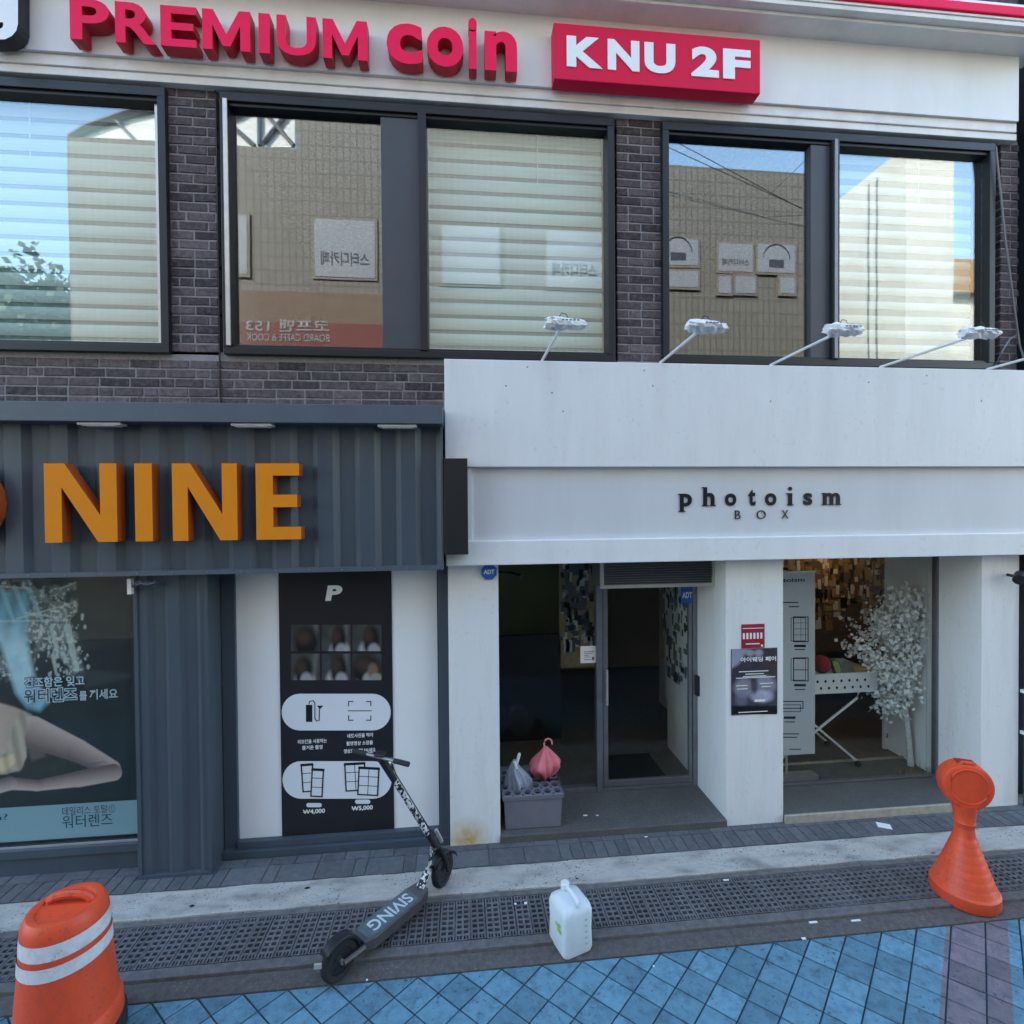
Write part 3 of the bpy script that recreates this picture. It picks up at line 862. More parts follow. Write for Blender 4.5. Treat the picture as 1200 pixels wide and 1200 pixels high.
MB().tube([(dx0+0.03, YD-0.03, 1.0), (dx0+0.03, YD-0.03, 1.35)], 0.012).tube([(dx0+0.03, YD-0.03, 1.04), (dx0+0.03, YD+0.012, 1.04)], 0.008).tube([(dx0+0.03, YD-0.03, 1.31), (dx0+0.03, YD+0.012, 1.31)], 0.008).build('door_handle', M['alu'], door)
lx, lz = V(826, 803, 4.93)
MB().box(P2L-0.030, P2L-0.004, 4.93, YD-0.002, lz-0.11, lz+0.09).build('door_lock', M['black'], ws)
# display window
fw = MB().box(P2R+0.002, P2R+0.022, 4.86, 4.92, 0.124, zt_).box(P3L-0.022, P3L-0.002, 4.86, 4.92, 0.124, zt_).box(P2R+0.022, P3L-0.022, 4.86, 4.92, 0.122, 0.136).build('window_frame', M['alu_dark'], ws)
MB().box(P2R+0.022, P3L-0.022, 4.885, 4.893, 0.136, zt_).build('pane', M['glass_dn'], fw)

# shop interior
inn = tag(MB().box(-0.1, 7.2, 4.93, 9.0, 0.02, 0.105).build('shop_floor', M['room_floor']), kind='structure')
tag(MB().box(0.0, 0.12, 5.0, 9.0, 0.105, 2.6).box(7.1, 7.19, 5.02, 9.0, 0.105, 2.6).box(0.0, 7.1, 8.8, 8.9, 0.105, 2.6).build('shop_wall', M['room']), kind='structure')
tag(MB().box(0.12, 1.6, 6.8, 6.86, 1.25, 2.6).build('green_wall', M['green_wall']), kind='structure')
tag(MB().box(2.415, 2.50, 5.065, 5.85, 0.106, 2.6).box(P2R-0.08, P2R-0.02, 5.0, 7.2, 0.106, 2.6).build('partition_wall', M['offwhite']), kind='structure')
tag(MB().box(P2R+0.0, P3L, 5.28, 5.30, 0.1055, 0.125).build('floor_trim', M['nosing']), kind='structure')
tag(MB().box(P3L+0.0, P3L+0.06, 5.002, 5.55, 0.105, 2.6).build('inner_side_wall', M['white']), kind='structure')
# warm ceiling lamp that lights the photo wall
cl = thing('ceiling_lamp', (5.0, 6.1, 2.5), 'warm lit ceiling lamp glowing over the photo wall inside the display window', 'lamp')
MB().lathe([(0.07, 2.54), (0.09, 2.60)], 16, Matrix.Translation((5.0, 6.15, 0))).build('fitting', M['alu_dark'], cl)
em = bpy.data.materials.new('warm bulb'); em.use_nodes = True
em.node_tree.nodes['Principled BSDF'].inputs['Emission Color'].default_value = (1.0, 0.62, 0.25, 1)
em.node_tree.nodes['Principled BSDF'].inputs['Emission Strength'].default_value = 9.0
MB().lathe([(0.02, 2.49), (0.055, 2.505), (0.062, 2.538)], 16, Matrix.Translation((5.0, 6.15, 0))).build('bulb', em, cl)
# photo collages
def collage(name, x0, x1, z0, z1, Y, base, tones, n, label, yz=None, hold=0.2):
    t = thing(name, ((x0+x1)/2, Y, z0), label, 'photo wall')
    if yz is None:
        MB().box(x0, x1, Y, Y+0.03, z0, z1).build('backing_board', base, t)
    else:
        MB().box(yz, yz+0.02, x0, x1, z0, z1).build('backing_board', base, t)
    mb = MB(); r_ = random.Random(len(name)*7+n)
    for i in range(n):
        mb.use(r_.choice(tones))
        w = r_.choice((0.05, 0.05, 0.1, 0.04)); h = r_.choice((0.13, 0.15, 0.07, 0.06))
        cx, cz = r_.uniform(x0+w/2, x1-w/2), z0+hold*(z1-z0)+(1-hold)*(z1-z0)*r_.random()**0.9 - h/2
        cz = max(cz, z0+h/2+0.01)
        a = r_.uniform(-0.12, 0.12); ca, sa = math.cos(a), math.sin(a)
        d = 0.003+0.0012*(i % 9)
        q = [(cx+u*ca-v*sa, cz+u*sa+v*ca) for u, v in ((-w/2, -h/2), (w/2, -h/2), (w/2, h/2), (-w/2, h/2))]
        if yz is None: mb.face([(x, Y-d, z) for x, z in q])
        else: mb.face([(yz-d, x, z) for x, z in q])
    mb.build('photo_card', None, t, kind='stuff')
    return t
tones = [M['paper'], M['grey_print'], M['tan'], M['black'], M['grey_print']]
cy = 6.2
collage('photo_collage', V(655, 700, cy)[0], V(700, 700, cy)[0], V(680, 782, cy)[1], 2.58, cy, M['tan'], tones, 190, 'tan board of small photos seen through the glass left of the door')
collage('photo_collage', V(776, 700, cy)[0], P2R-0.1, V(800, 770, cy)[1], 2.58, cy, M['tan'], tones, 170, 'tan board of small photos seen through the right side of the door')
collage('photo_collage', 5.07, 5.84, 0.75, 2.45, 5.1, M['white'], [M['grey_print'], M['paper'], M['black'], M['grey_print']], 150, 'white side wall covered in photo strips just inside the door', yz=2.392)
wy = 6.7
wt = [M['lamp_gold_print'], M['tan'], M['lamp_gold_print'], M['black'], M['brown'], M['paper']]  # golden tones put the warm lamp glow into the print colours
collage('photo_collage', 4.35, 6.5, 0.9, 2.58, wy, M['brown'], wt, 520, 'brown photo wall behind the display window, lamp warmth in its colours', hold=0.25)
MB_ = tag(MB().box(0.3, 1.2, 6.2, 6.26, 0.105, 1.4).build('dark_booth', M['black']), 'dark booth body standing inside the shop behind the side light', 'booth')
tag(MB().box(sx(722), P2L-0.25, 5.12, 5.7, 0.1055, 0.118).build('door_mat', M['rubber']), 'black rubber mat lying inside the glass door', 'mat')

# photoism letters
sg = thing('letter_sign', (3.2, 4.33, 2.9), 'small black serif letters reading photoism with BOX below', 'sign')
YP = 4.325
def px_(a, b=590): return V(a, b, YP)[0]
def pz_(b, a=890): return V(a, b, YP)[1]
zb_, zx_, za_, zd_ = pz_(592.5), pz_(578), pz_(570.5), pz_(599)
for ch, a, b, lo, hi in (('p', 797, 811, zd_, zx_), ('h', 824.5, 837.5, zb_, za_), ('o', 850, 863, zb_, zx_), ('t', 877.5, 885.5, zb_, pz_(573.5)), ('o', 897, 910, zb_, zx_), ('ı', 924, 928.5, zb_, zx_), ('s', 942, 952, zb_, zx_), ('m', 965, 984.5, zb_, zx_)):
    body = ch
    o = letter('letter', body, sg, px_(a), px_(b), lo, hi, YP, 0.008, M['letter_black'], None, 0.028)
    s = MB(); t = 0.008
    def ser(p0, p1, z, up_=True): s.box(px_(p0), px_(p1), YP-0.001, YP+0.007, z, z+t)
    if ch == 'p': ser(795.5, 803, zd_); ser(795, 799, zx_-t)
    if ch == 'h': ser(823, 831, zb_); ser(832, 839, zb_); ser(823, 827, za_-t)
    if ch == 'ı': ser(922.5, 930, zb_); ser(922, 926, zx_-t); s.prism([(x, z) for x, z in disc_pts(px_(926.3), pz_(572.8), 0.017, 0.017, 12)], YP, YP+0.008)
    if ch == 'm': ser(963.5, 970, zb_); ser(971.5, 977.5, zb_); ser(979.5, 986, zb_); ser(963.5, 967, zx_-t)
    if len(s.bm.verts): s.build('serif', M['letter_black'], o)
for ch, a, b in (('B', 861.5, 868), ('O', 887, 897.5), ('X', 916.5, 924)):
    letter('letter', ch, sg, px_(a), px_(b), pz_(608), pz_(598), YP, 0.006, M['letter_black'], None, -0.012)

# black projecting sign
bs = MB().box(V(520, 560, 4.15)[0], V(548, 560, 4.15)[0], 4.15, 4.275, V(540, 650, 4.15)[1], V(540, 537, 4.15)[1]).build('blank_sign', M['black'], bevel=0.004)
tag(bs, 'blank black box sign mounted between dark shopfront and white canopy', 'sign')

# arm lamps on the canopy
for i, (bx, by, hx, hy) in enumerate(((635, 421, 662, 379), (773, 425, 827, 382), (902, 430, 988, 386), (1030, 432, 1148, 390), (1155, 434, 1287, 396))):
    X, Z = V(bx, by, 4.36); Z = 4.212
    hX, hZ = V(hx, hy, 3.52)
    names = ['in front of the wide blind', 'beside the middle brick pier', 'in front of the dark mullion', 'before the cream reflection', 'cut off by the right edge']
    t = thing('arm_lamp', (X, 4.36, Z), 'white plastic wrapped arm lamp on the canopy, ' + names[i], 'lamp', 'arm floodlights along the white canopy')
    MB().box(X-0.04, X+0.04, 4.33, 4.41, Z, Z+0.012).build('base_plate', M['white_plastic'], t)
    MB().tube([(X, 4.36, Z), (X, 4.345, Z+0.02), (hX-0.02, 3.60, hZ-0.015)], 0.0115, 8).build('arm', M['white_plastic'], t, smooth=True)
    rr = random.Random(40+i); rings = []
    nx = 10
    for k in range(nx):
        u = k/(nx-1); xx = hX-0.135+0.275*u
        sq = (0.72, 0.95, 1, 1.05, 0.95, 0.9, 0.92, 0.88, 0.8, 0.62)[k]
        ring = []
        for j in range(12):
            a = 2*math.pi*j/12; c_, n_ = math.cos(a), math.sin(a)
            e_ = 1/max(abs(c_), abs(n_))**0.6
            ring.append((xx+rr.uniform(-.012, .012), 3.52+0.062*sq*c_*e_*(1+rr.uniform(-.18, .18)), hZ+0.038*sq*n_*e_*(1+rr.uniform(-.30, .30))-0.010*u+rr.uniform(-.004, .004)))
        rings.append(ring)
    hd = MB().loft(rings).build('wrapped_head', M['crumple'], t)
    MB().tube([(hX-0.05, 3.50, hZ+0.025), (hX-0.03, 3.49, hZ+0.06), (hX+0.0, 3.49, hZ+0.055), (hX+0.02, 3.50, hZ+0.03)], 0.003, 5).build('wire_tie', M['black'], hd)
    lab = MB()
    for j in range(5):
        xx = hX-0.035+0.026*j
        lab.box(xx, xx+0.017, 3.445, 3.449, hZ-0.004, hZ+0.005)
    lab.build('printed_mark', M['grey_print'], hd, kind='stuff')

# air curtain, stickers, cameras, posters on the white front
ya = 4.62
ax0, ax1, az0, az1 = V(704, 675, ya)[0], V(838, 675, ya)[0], V(770, 688, ya)[1], 2.485
ac = thing('air_curtain', ((ax0+ax1)/2, ya, az0), 'grey air curtain unit with black slats above the glass door', 'air curtain')
MB().box(ax0, ax1, ya+0.02, 4.95, az0, az1).build('body', M['alu_dark'], ac, bevel=0.01)
MB().box(ax0-0.005, ax1+0.005, ya, ya+0.02, az0-0.004, az0+0.028).box(ax0-0.005, ax0+0.03, ya, ya+0.02, az0+0.03, az1).box(ax1-0.03, ax1+0.005, ya, ya+0.02, az0+0.03, az1).build('front_frame', M['alu'], ac)
nsl = 10
for i in range(nsl):
    z = az0+0.035+i*(az1-az0-0.04)/nsl
    MB().box(ax0+0.032, ax1-0.032, ya+0.004-0.022*math.sin(math.pi*(i+0.5)/nsl), ya+0.019, z, z+0.011).build('slat', M['panel_dark'], ac, bevel=0.003)
def octa(name, cx, cy, r, Y, label, parent=None):
    X, Z = V(cx, cy, Y)
    t = thing(name, (X, Y, Z), label, 'sign')
    MB().prism([(X+r*math.cos(R(22.5+45*i)), Z+r*math.sin(R(22.5+45*i))) for i in range(8)], Y-0.012, Y-0.002).build('plate', M['adt_blue'], t)
    letter('lettering', 'ADT', t, X-r*0.65, X+r*0.65, Z-r*0.25, Z+r*0.28, Y-0.014, 0.0, M['letter_white'], None, 0.03)
octa('security_plate', 573, 670, 0.072, 4.415, 'blue octagonal security plate under the ledge on the white pillar')
xa, za = V(804.5, 697, YD+0.02)
st = thing('security_sticker', (xa, YD+0.02, za), 'blue square security sticker on the upper right of the glass door', 'sticker')
MB().box(xa-0.066, xa+0.066, YD+0.004, YD+0.006, za-0.085, za+0.085).build('sheet', M['adt_blue'], st)
letter('lettering', 'ADT', st, xa-0.052, xa+0.052, za-0.03, za+0.03, YD+0.003, 0, M['letter_white'], None, 0.03)
cx_, cz_ = V(601, 672, 4.80)
cc = thing('security_camera', (cx_, 4.8, cz_), 'small dark camera on a bracket at the top left of the shop entrance', 'camera')
MB().tube([(P1R, 4.8, cz_+0.02), (cx_, 4.78, cz_)], 0.012).build('bracket', M['black'], cc)
MB().tube([(cx_-0.04, 4.8, cz_), (cx_+0.07, 4.70, cz_-0.02)], 0.026, 10).build('housing', M['black'], cc, smooth=True)
fx, fz = V(1194, 678, 4.3)
fl = thing('wall_spotlight', (fx, 4.4, fz), 'small black spotlight on the right white pillar at the photo edge', 'lamp')
MB().tube([(fx+0.02, 4.42, fz+0.02), (fx+0.02, 4.33, fz+0.01)], 0.014).build('bracket', M['black'], fl)
MB().tube([(fx+0.06, 4.34, fz+0.03), (fx-0.02, 4.28, fz-0.01)], [0.042, 0.05], 14).build('head', M['black'], fl, smooth=True)
cp = thing('down_pipe', (5.39, 4.38, 0.05), 'thin dark pipe running down beside the right white pillar', 'pipe')
MB().tube([(5.385, 4.39, 0.05), (5.385, 4.39, 2.46)], 0.018, 8).build('tube', M['navy'], cp, smooth=True)
MB().box(5.355, 5.415, 4.37, 4.42, 0.75, 0.78).box(5.355, 5.415, 4.37, 4.42, 1.15, 1.18).build('clip', M['white_plastic'], cp)

# notice on side light
nx_, nz_ = V(690, 767, YD+0.025)
nt_ = thing('paper_notice', (nx_, YD+0.02, nz_), 'white paper notice taped on the glass left of the door', 'notice')
MB().box(nx_-0.085, nx_+0.085, YD+0.024, YD+0.026, nz_-0.085, nz_+0.085).build('sheet', M['paper'], nt_)
mb = MB()
for k, (a, b, c) in enumerate(((-.05, .055, .03), (-.05, .04, .012), (-.05, .0, -.006), (-.05, .01, -.024), (-.05, .02, -.05))):
    mb.box(nx_+a, nx_+b, YD+0.0225, YD+0.0235, nz_+c-0.003, nz_+c+0.003)
mb.box(nx_+0.03, nx_+0.055, YD+0.0225, YD+0.0235, nz_-0.055, nz_-0.025)
mb.build('printed_line', M['grey_print'], nt_, kind='stuff')

# two posters on the middle pillar
YQ = 4.415
rp = thing('red_poster', (2.7, YQ, 1.8), 'small red poster with a row of white strips on the middle pillar', 'poster')
q = [V(a, b, YQ) for a, b in ((869, 760), (896, 758.5), (896, 731), (868, 732))]
rx0, rx1, rz0, rz1 = q[0][0], q[1][0], q[0][1], q[2][1]
MB().box(rx0, rx1, YQ, YQ+0.003, rz0, rz1).build('sheet', mat('deep red print', (0.30, 0.012, 0.03), 0.5, 0.3, 12), rp)
mb = MB()
for i in range(6):
    a = rx0+0.012+i*(rx1-rx0-0.02)/6
    mb.box(a, a+0.019, YQ-0.002, YQ-0.001, rz0+0.085, rz0+0.14)
mb.box(rx0+0.01, rx1-0.01, YQ-0.002, YQ-0.001, rz1-0.04, rz1-0.034).box(rx0+0.04, rx1-0.05, YQ-0.002, YQ-0.001, rz0+0.035, rz0+0.045).box(rx1-0.035, rx1-0.015, YQ-0.002, YQ-0.001, rz0+0.012, rz0+0.030)
mb.build('printed_strip', M['paper'], rp)
bp = thing('event_poster', (2.68, YQ, 1.2), 'black and white poster below the small red one on the middle pillar', 'poster')
c4 = [V(a, b, YQ) for a, b in ((857, 839), (911, 836), (910, 759), (856, 760))]
ex0, ex1, ez0, ez1 = c4[0][0], c4[1][0], c4[0][1]+0.004, c4[2][1]
MB().box(ex0, ex1, YQ, YQ+0.003, ez0, ez1).build('sheet', mat('smoky print', (0.06, 0.06, 0.07), 0.5, 0.75, 11, dirt=(0.30, 0.31, 0.36), dirt_amt=0.7, dirt_scale=6), bp)
ew, eh = ex1-ex0, ez1-ez0
def ep(u, v): return ex0+ew*u, ez0+eh*v
ec = Canvas(857.5, 910.5, 761, 837, 0.7, INK(46, 47, 56))
en, en2 = ec.noise(12, 4), ec.noise(4, 3)
ec.c *= (0.45+1.1*en)[..., None]
ec.put(ec.poly([(856, 758), (878, 758), (866, 778), (856, 784)], 4)[0]*0.8, INK(120, 130, 150))
ec.put(ec.poly([(890, 770), (911, 766), (911, 795), (898, 792)], 6)[0]*0.6, INK(52, 44, 46))
ec.put(ec.ell(884, 762, 3.5, 5, 0.6), INK(18, 18, 22)); ec.put(ec.ell(879, 765, 5, 4, 0.8)*0.6, INK(140, 146, 160)); ec.put(ec.ell(889, 765, 5, 4, 0.8)*0.6, INK(140, 146, 160))
ec.put(ec.ell(872, 806, 12, 11, 0.5)*(0.6+0.4*en2), INK(108, 112, 132)); ec.put(ec.ell(897, 803, 13, 11, 0.5)*(0.6+0.4*en2), INK(112, 116, 136))
ec.put(ec.ell(893, 816, 13, 7, 0.6)*(0.5+0.5*en2), INK(140, 146, 170)); ec.put(ec.ell(869, 819, 7, 10, 0.7)*0.6, INK(92, 94, 118))
ec.put(ec.ell(884, 803, 4, 9, 0.8)*0.8, INK(40, 40, 42)); ec.put(np.clip((ec.Y-826)/2, 0, 1), INK(14, 14, 18))
ec.build('printed_picture', YQ-0.0006, bp)
letter('lettering', '아이웨딩 페어', bp, *[ep(0.2, 0)[0], ep(0.97, 0)[0]], ep(0, 0.80)[1], ep(0, 0.875)[1], YQ-0.002, 0, M['letter_white'], None, 0.02)
mb = MB()
for u0_, u1_, v in ((.16, .80, .65), (.3, .7, .61), (.25, .75, .575), (.1, .95, .555), (.1, .35, .44), (.62, .9, .46), (.12, .35, .39), (.65, .85, .41), (.15, .78, .035)):
    a, b = ep(u0_, v); c, d = ep(u1_, v+0.012)
    mb.box(a, c, YQ-0.0025, YQ-0.0017, b, d)
a, b = ep(.5, .19); c, d = ep(.73, .225); mb.box(a, c, YQ-0.0025, YQ-0.0017, b, d)
mb.build('printed_line', M['paper'], bp, kind='stuff')
# ================================================================ LEFT DARK CONTAINER SHOPFRONT
cs = thing('container_shopfront', (-1.8, 4.3, 0), 'dark corrugated steel shopfront with flat awning and column', 'shopfront')
def corr(x0, x1, z0, z1, y, period=0.325, depth=0.038, phase=0.0):
    mb = MB(); pts = []
    x = x0 - phase
    prof = ((0.0, 0), (0.36, 0), (0.50, 1), (0.86, 1), (1.0, 0))
    raw = []
    k = 0
    while x < x1+period:
        for f, d in prof[:-1]: raw.append((x+f*period, d*depth))
        x += period
    out = []
    for (xa, da), (xb, db) in zip(raw, raw[1:]):
        if xb < x0 or xa > x1: continue
        if xa < x0: da = da+(db-da)*(x0-xa)/(xb-xa); xa = x0
        if not out: out.append((xa, da))
        if xb > x1: db = da+(db-da)*(x1-xa)/(xb-xa); xb = x1
        out.append((xb, db))
    for (xa, da), (xb, db) in zip(out, out[1:]):
        mb.face([(xa, y+da, z0), (xb, y+db, z0), (xb, y+db, z1), (xa, y+da, z1)])
    return mb
NB, NT = 2.482, 3.640
corr(-4.6, -0.165, NB+0.03, NT, 4.20, phase=0.11).build('corrugated_panel', M['navy'], cs)
MB().box(-4.6, -0.150, 4.245, 4.505, NB+0.002, NT+0.004).build('sign_box', M['navy'], cs)
MB().box(-4.6, -0.150, 4.185, 4.243, NB-0.004, NB+0.032).box(-0.165, -0.149, 4.19, 4.2425, NB+0.033, NT-0.002).build('edge_trim', M['navy2'], cs)
MB().box(-4.6, -0.142, 4.06, 4.50, NT, 3.784).build('awning', M['navy2'], cs, bevel=0.004)
cxa, cxb = V(159, 850, 4.29)[0], V(246, 850, 4.29)[0]
corr(cxa+0.03, cxb-0.03, 0.08, NB-0.005, 4.296, period=0.24, depth=0.025, phase=0.02).build('corrugated_column', M['navy'], cs)
MB().box(cxa, cxa+0.03, 4.285, 4.50, 0.05, NB-0.006).box(cxb-0.03, cxb, 4.285, 4.50, 0.05, NB-0.006).box(cxa+0.03, cxb-0.03, 4.285, 4.50, 0.05, 0.085).box(cxa+0.03, cxb-0.03, 4.325, 4.50, 0.085, NB-0.006).build('column_frame', M['navy'], cs, bevel=0.003)
MB().box(cxb+0.002, -0.15, 4.56, 4.66, 0.04, NB).build('back_panel', M['frame'], cs)
MB().box(-4.6, cxa-0.002, 4.56, 4.66, 0.04, NB).build('back_panel', M['frame'], cs)
WB = 0.175
wf = MB().box(cxb+0.002, V(275, 800, 4.48)[0], 4.50, 4.558, 0.05, NB).box(V(514, 800, 4.46)[0], -0.116, 4.46, 4.558, 0.05, NB)
wf.box(cxb+0.002, -0.116, 4.45, 4.558, 0.045, 0.115).box(V(275, 800, 4.48)[0], V(514, 800, 4.46)[0], 4.48, 4.558, 0.116, WB)
wf.build('window_frame', M['navy'], cs, bevel=0.004)
lf = MB().box(-4.6, cxa-0.002, 4.44, 4.558, 0.045, 0.20).box(-4.6, cxa-0.002, 4.415, 4.558, 0.201, 0.27).box(cxa-0.035, cxa-0.002, 4.44, 4.558, 0.271, NB)
lf.build('window_frame', M['navy'], cs, bevel=0.004)
MB().box(-4.6, cxa-0.036, 4.44, 4.452, 0.271, 0.285).build('window_sill', M['alu'], cs)
mb = MB()
for i in range(14):
    X = -3.5+i*0.255
    for Z in (NB+0.014,):
        mb.lathe([(0.008, 0), (0.006, 0.005)], 8, Matrix.Translation((X, 4.185, Z)) @ Matrix.Rotation(R(90), 4, 'X'))
mb.build('rivet', M['alu_dark'], cs, kind='stuff')
# downlights under the awning
for i, p in enumerate((120, 297, 466)):
    X = V(p, 500, 4.13)[0]
    t = thing('downlight', (X, 4.13, NT), ('flat white downlight under the awning, ' + ('above the first N', 'above the final E', 'right of the orange letters')[i]), 'lamp', 'downlights under the dark awning')
    MB().box(X-0.15, X+0.15, 4.085, 4.175, NT-0.022, NT-0.0015).build('housing', M['white_plastic'], t, bevel=0.006)
    MB().box(X-0.12, X+0.12, 4.095, 4.165, NT-0.028, NT-0.023).build('diffuser', M['led'], t)
# NINE
nn = thing('letter_sign', (-2.0, 4.15, 2.8), 'orange raised letters NINE on the dark corrugated front', 'sign')
YN = 4.10
nz0 = (V(75, 636, YN)[1]+V(325, 632, YN)[1])/2; nz1 = (V(75, 543, YN)[1]+V(325, 543, YN)[1])/2
def solid_letter(pts, a, b):
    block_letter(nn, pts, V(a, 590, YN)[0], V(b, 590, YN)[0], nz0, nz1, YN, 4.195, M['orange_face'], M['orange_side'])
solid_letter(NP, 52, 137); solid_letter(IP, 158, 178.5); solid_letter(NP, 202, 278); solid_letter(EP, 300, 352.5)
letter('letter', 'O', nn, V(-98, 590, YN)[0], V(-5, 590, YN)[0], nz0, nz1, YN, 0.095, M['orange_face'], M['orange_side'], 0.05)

# white display with price poster
YS = 4.53
pxl, pxr = V(276, 800, YS)[0], V(513, 800, YS)[0]
MB().box(pxl, pxr, YS, YS+0.025, WB, NB-0.01).build('display_panel', M['white_clean'], cs)
YT = 4.522
pp = thing('price_poster', (-1.0, YT, WB), 'tall black poster with photo grid and prices on the white panel', 'poster')
qx0, qx1 = V(328, 800, YT)[0], V(460, 800, YT)[0]
MB().box(qx0, qx1, YT, YT+0.006, WB, NB-0.01).build('sheet', M['poster_black'], pp)
yt = YT-0.0015
o = letter('lettering', 'P', pp, V(381, 700, yt)[0], V(399, 700, yt)[0], V(390, 704, yt)[1], V(390, 686, yt)[1], yt, 0, M['letter_white'], None, 0.05)
for v in o.data.vertices: v.co.x += (v.co.z - V(390, 704, yt)[1])*0.18
prn = [mat('photo dark tone', (0.045, 0.045, 0.05), 0.5, 0.3, 8), flatmat('photo hair', (0.012, 0.010, 0.010)), flatmat('photo shirt', (0.24, 0.25, 0.28)), flatmat('photo skin', (0.060, 0.044, 0.038)), flatmat('photo backdrop', (0.075, 0.08, 0.085))]
gx = [341, 375, 377, 411, 413, 447]; gy = [732, 763, 766, 797]
for r_ in range(2):
    for c_ in range(3):
        a, b = gx[2*c_], gx[2*c_+1]; t_, u_ = gy[2*r_], gy[2*r_+1]
        k_ = 3*r_+c_
        pc = Canvas(a, b, t_, u_, 0.6, INK(50, 53, 55))
        pn, pn2 = pc.noise(14), pc.noise(5)
        pc.c *= (0.6+0.8*pn)[..., None]
        hx_, hy_, hw_, sh_ = ((358, 748, 15, 0), (396, 747, 9, 1), (434, 746, 10, 1), (355, 783, 11, 1), (396, 781, 10, 1), (428, 780, 18, 2))[k_]
        if k_ in (0, 1, 3, 4): pc.put(pc.poly([(b-7, t_-3), (b-2, t_-3), (b-5, u_+3), (b-11, u_+3)], 4)[0]*0.6, INK(86, 90, 92))
        if sh_: pc.put(pc.ell(hx_+2*(1 if k_ % 2 else -1), u_+2, 12, 15, 0.4), INK(124, 130, 142)*(0.75+0.5*pn2)[..., None])
        pc.put(pc.ell(hx_+1, hy_+5, hw_*0.95, 18, 0.5), INK(20, 19, 19))
        pc.put(pc.ell(hx_-2, hy_-1, hw_*0.55, 8, 1.0)*0.7, INK(58, 48, 45))
        if sh_: pc.put(pc.ell(hx_+4, u_, 7, 9, 0.5)*0.8, INK(128, 134, 146))
        if sh_ == 2: pc.put(pc.ell(437, 786, 6, 9, 0.6), INK(92, 76, 66)); pc.put(pc.ell(441, 794, 7, 5, 0.5), INK(110, 112, 110))
        pc.build('photo', yt, pp)
def pill(x0, x1, y0, y1):
    r = (y1-y0)/2
    return [(x1-r+r*math.cos(R(a)), (y0+y1)/2+r*math.sin(R(a))) for a in range(-90, 91, 12)] + [(x0+r+r*math.cos(R(a)), (y0+y1)/2+r*math.sin(R(a))) for a in range(90, 271, 12)]
pw = flatmat('pill white', (0.72, 0.75, 0.80))
flat('white_pill', pill(330, 458, 813, 856), yt, pw, pp)
flat('white_pill', pill(331, 459, 892, 936), yt, pw, pp)
ink = M['letter_black']; y2 = yt-0.001
mb = MB()
mb.face([(V(a, b, y2)[0], y2, V(a, b, y2)[1]) for a, b in ((358.5, 846), (366, 846), (366, 826), (358.5, 826))])
stroke(mb, [(362, 825), (363, 822), (367, 821), (369, 824), (369, 842), (371, 845), (374, 844), (374.5, 830)], 0.008, y2)
mb.face([(V(a, b, y2)[0], y2, V(a, b, y2)[1]) for a, b in ((371, 827), (379, 827), (375, 831))])
mb.build('printed_icon', ink, pp, kind='stuff')
mb = MB()
for sx_, sy_ in ((1, 1), (-1, 1), (1, -1), (-1, -1)):
    stroke(mb, [(421.5+sx_*8, 833+sy_*11), (421.5+sx_*13, 833+sy_*11), (421.5+sx_*13, 833+sy_*6)], 0.008, y2)
stroke(mb, [(408, 833), (435, 833)], 0.007, y2)
mb.build('printed_icon', ink, pp, kind='stuff')
for a, b, tl, n, m_ in ((353, 896, -4, 3, 1), (366, 901, 3, 3, 1), (404, 895, -3, 3, 2), (421, 899, 3, 3, 2)):
    w = 13 if m_ == 1 else 23; h = 32
    def rp_(u, v):
        t = R(tl); return a+u*math.cos(t)-v*math.sin(t), b+u*math.sin(t)+v*math.cos(t)
    y2 -= 0.0004
    fr_ = flat('photo_strip', [rp_(0, h), rp_(w, h), rp_(w, 0), rp_(0, 0)], y2, pw, pp)
    mb = MB(); ye = y2-0.0002
    stroke(mb, [rp_(0, 0), rp_(w, 0), rp_(w, h), rp_(0, h)], 0.012, ye, closed=True)
    stroke(mb, [rp_(0, 1), rp_(w, 1)], 0.018, ye-0.0001)
    for k in range(1, n): stroke(mb, [rp_(0, h*k/n), rp_(w, h*k/n)], 0.006, ye-0.0001)
    if m_ == 2: stroke(mb, [rp_(w/2, 0), rp_(w/2, h)], 0.006, ye-0.0001)
    mb.build('strip_outline', ink, fr_, kind='stuff')
def ptext(body, a, b, c, d, m=M['letter_white'], off=0.0, Y=yt, parent=pp):
    letter('lettering', body, parent, V(a, d, Y)[0], V(b, d, Y)[0], V(a, d, Y)[1], V(a, c, Y)[1], Y, 0, m, None, off, res=3)
ptext('리모컨을 사용하는', 349, 383, 867, 872, off=0.02); ptext('즐거운 촬영', 354, 378, 874, 879, off=0.02)
ptext('네컷사진을 찍어', 407, 437, 860, 865, off=0.02); ptext('촬영영상 소장을', 406, 437, 869, 874, off=0.02); ptext('영상으로 만나보세요', 403, 440, 878, 883, off=0.02)
flat('white_pill', pill(359, 377, 941, 946), yt, pw, pp); flat('white_pill', pill(416, 434, 937, 942), yt, pw, pp)
ptext('W4,000', 355, 381, 949, 955, off=0.03); ptext('W5,000', 412, 437, 945, 951, off=0.03)
mb = MB(); stroke(mb, [(355.3, 952), (360, 952)], 0.004, yt-0.0006); stroke(mb, [(412.3, 948), (417, 948)], 0.004, yt-0.0006); mb.build('printed_line', M['letter_white'], pp, kind='stuff')

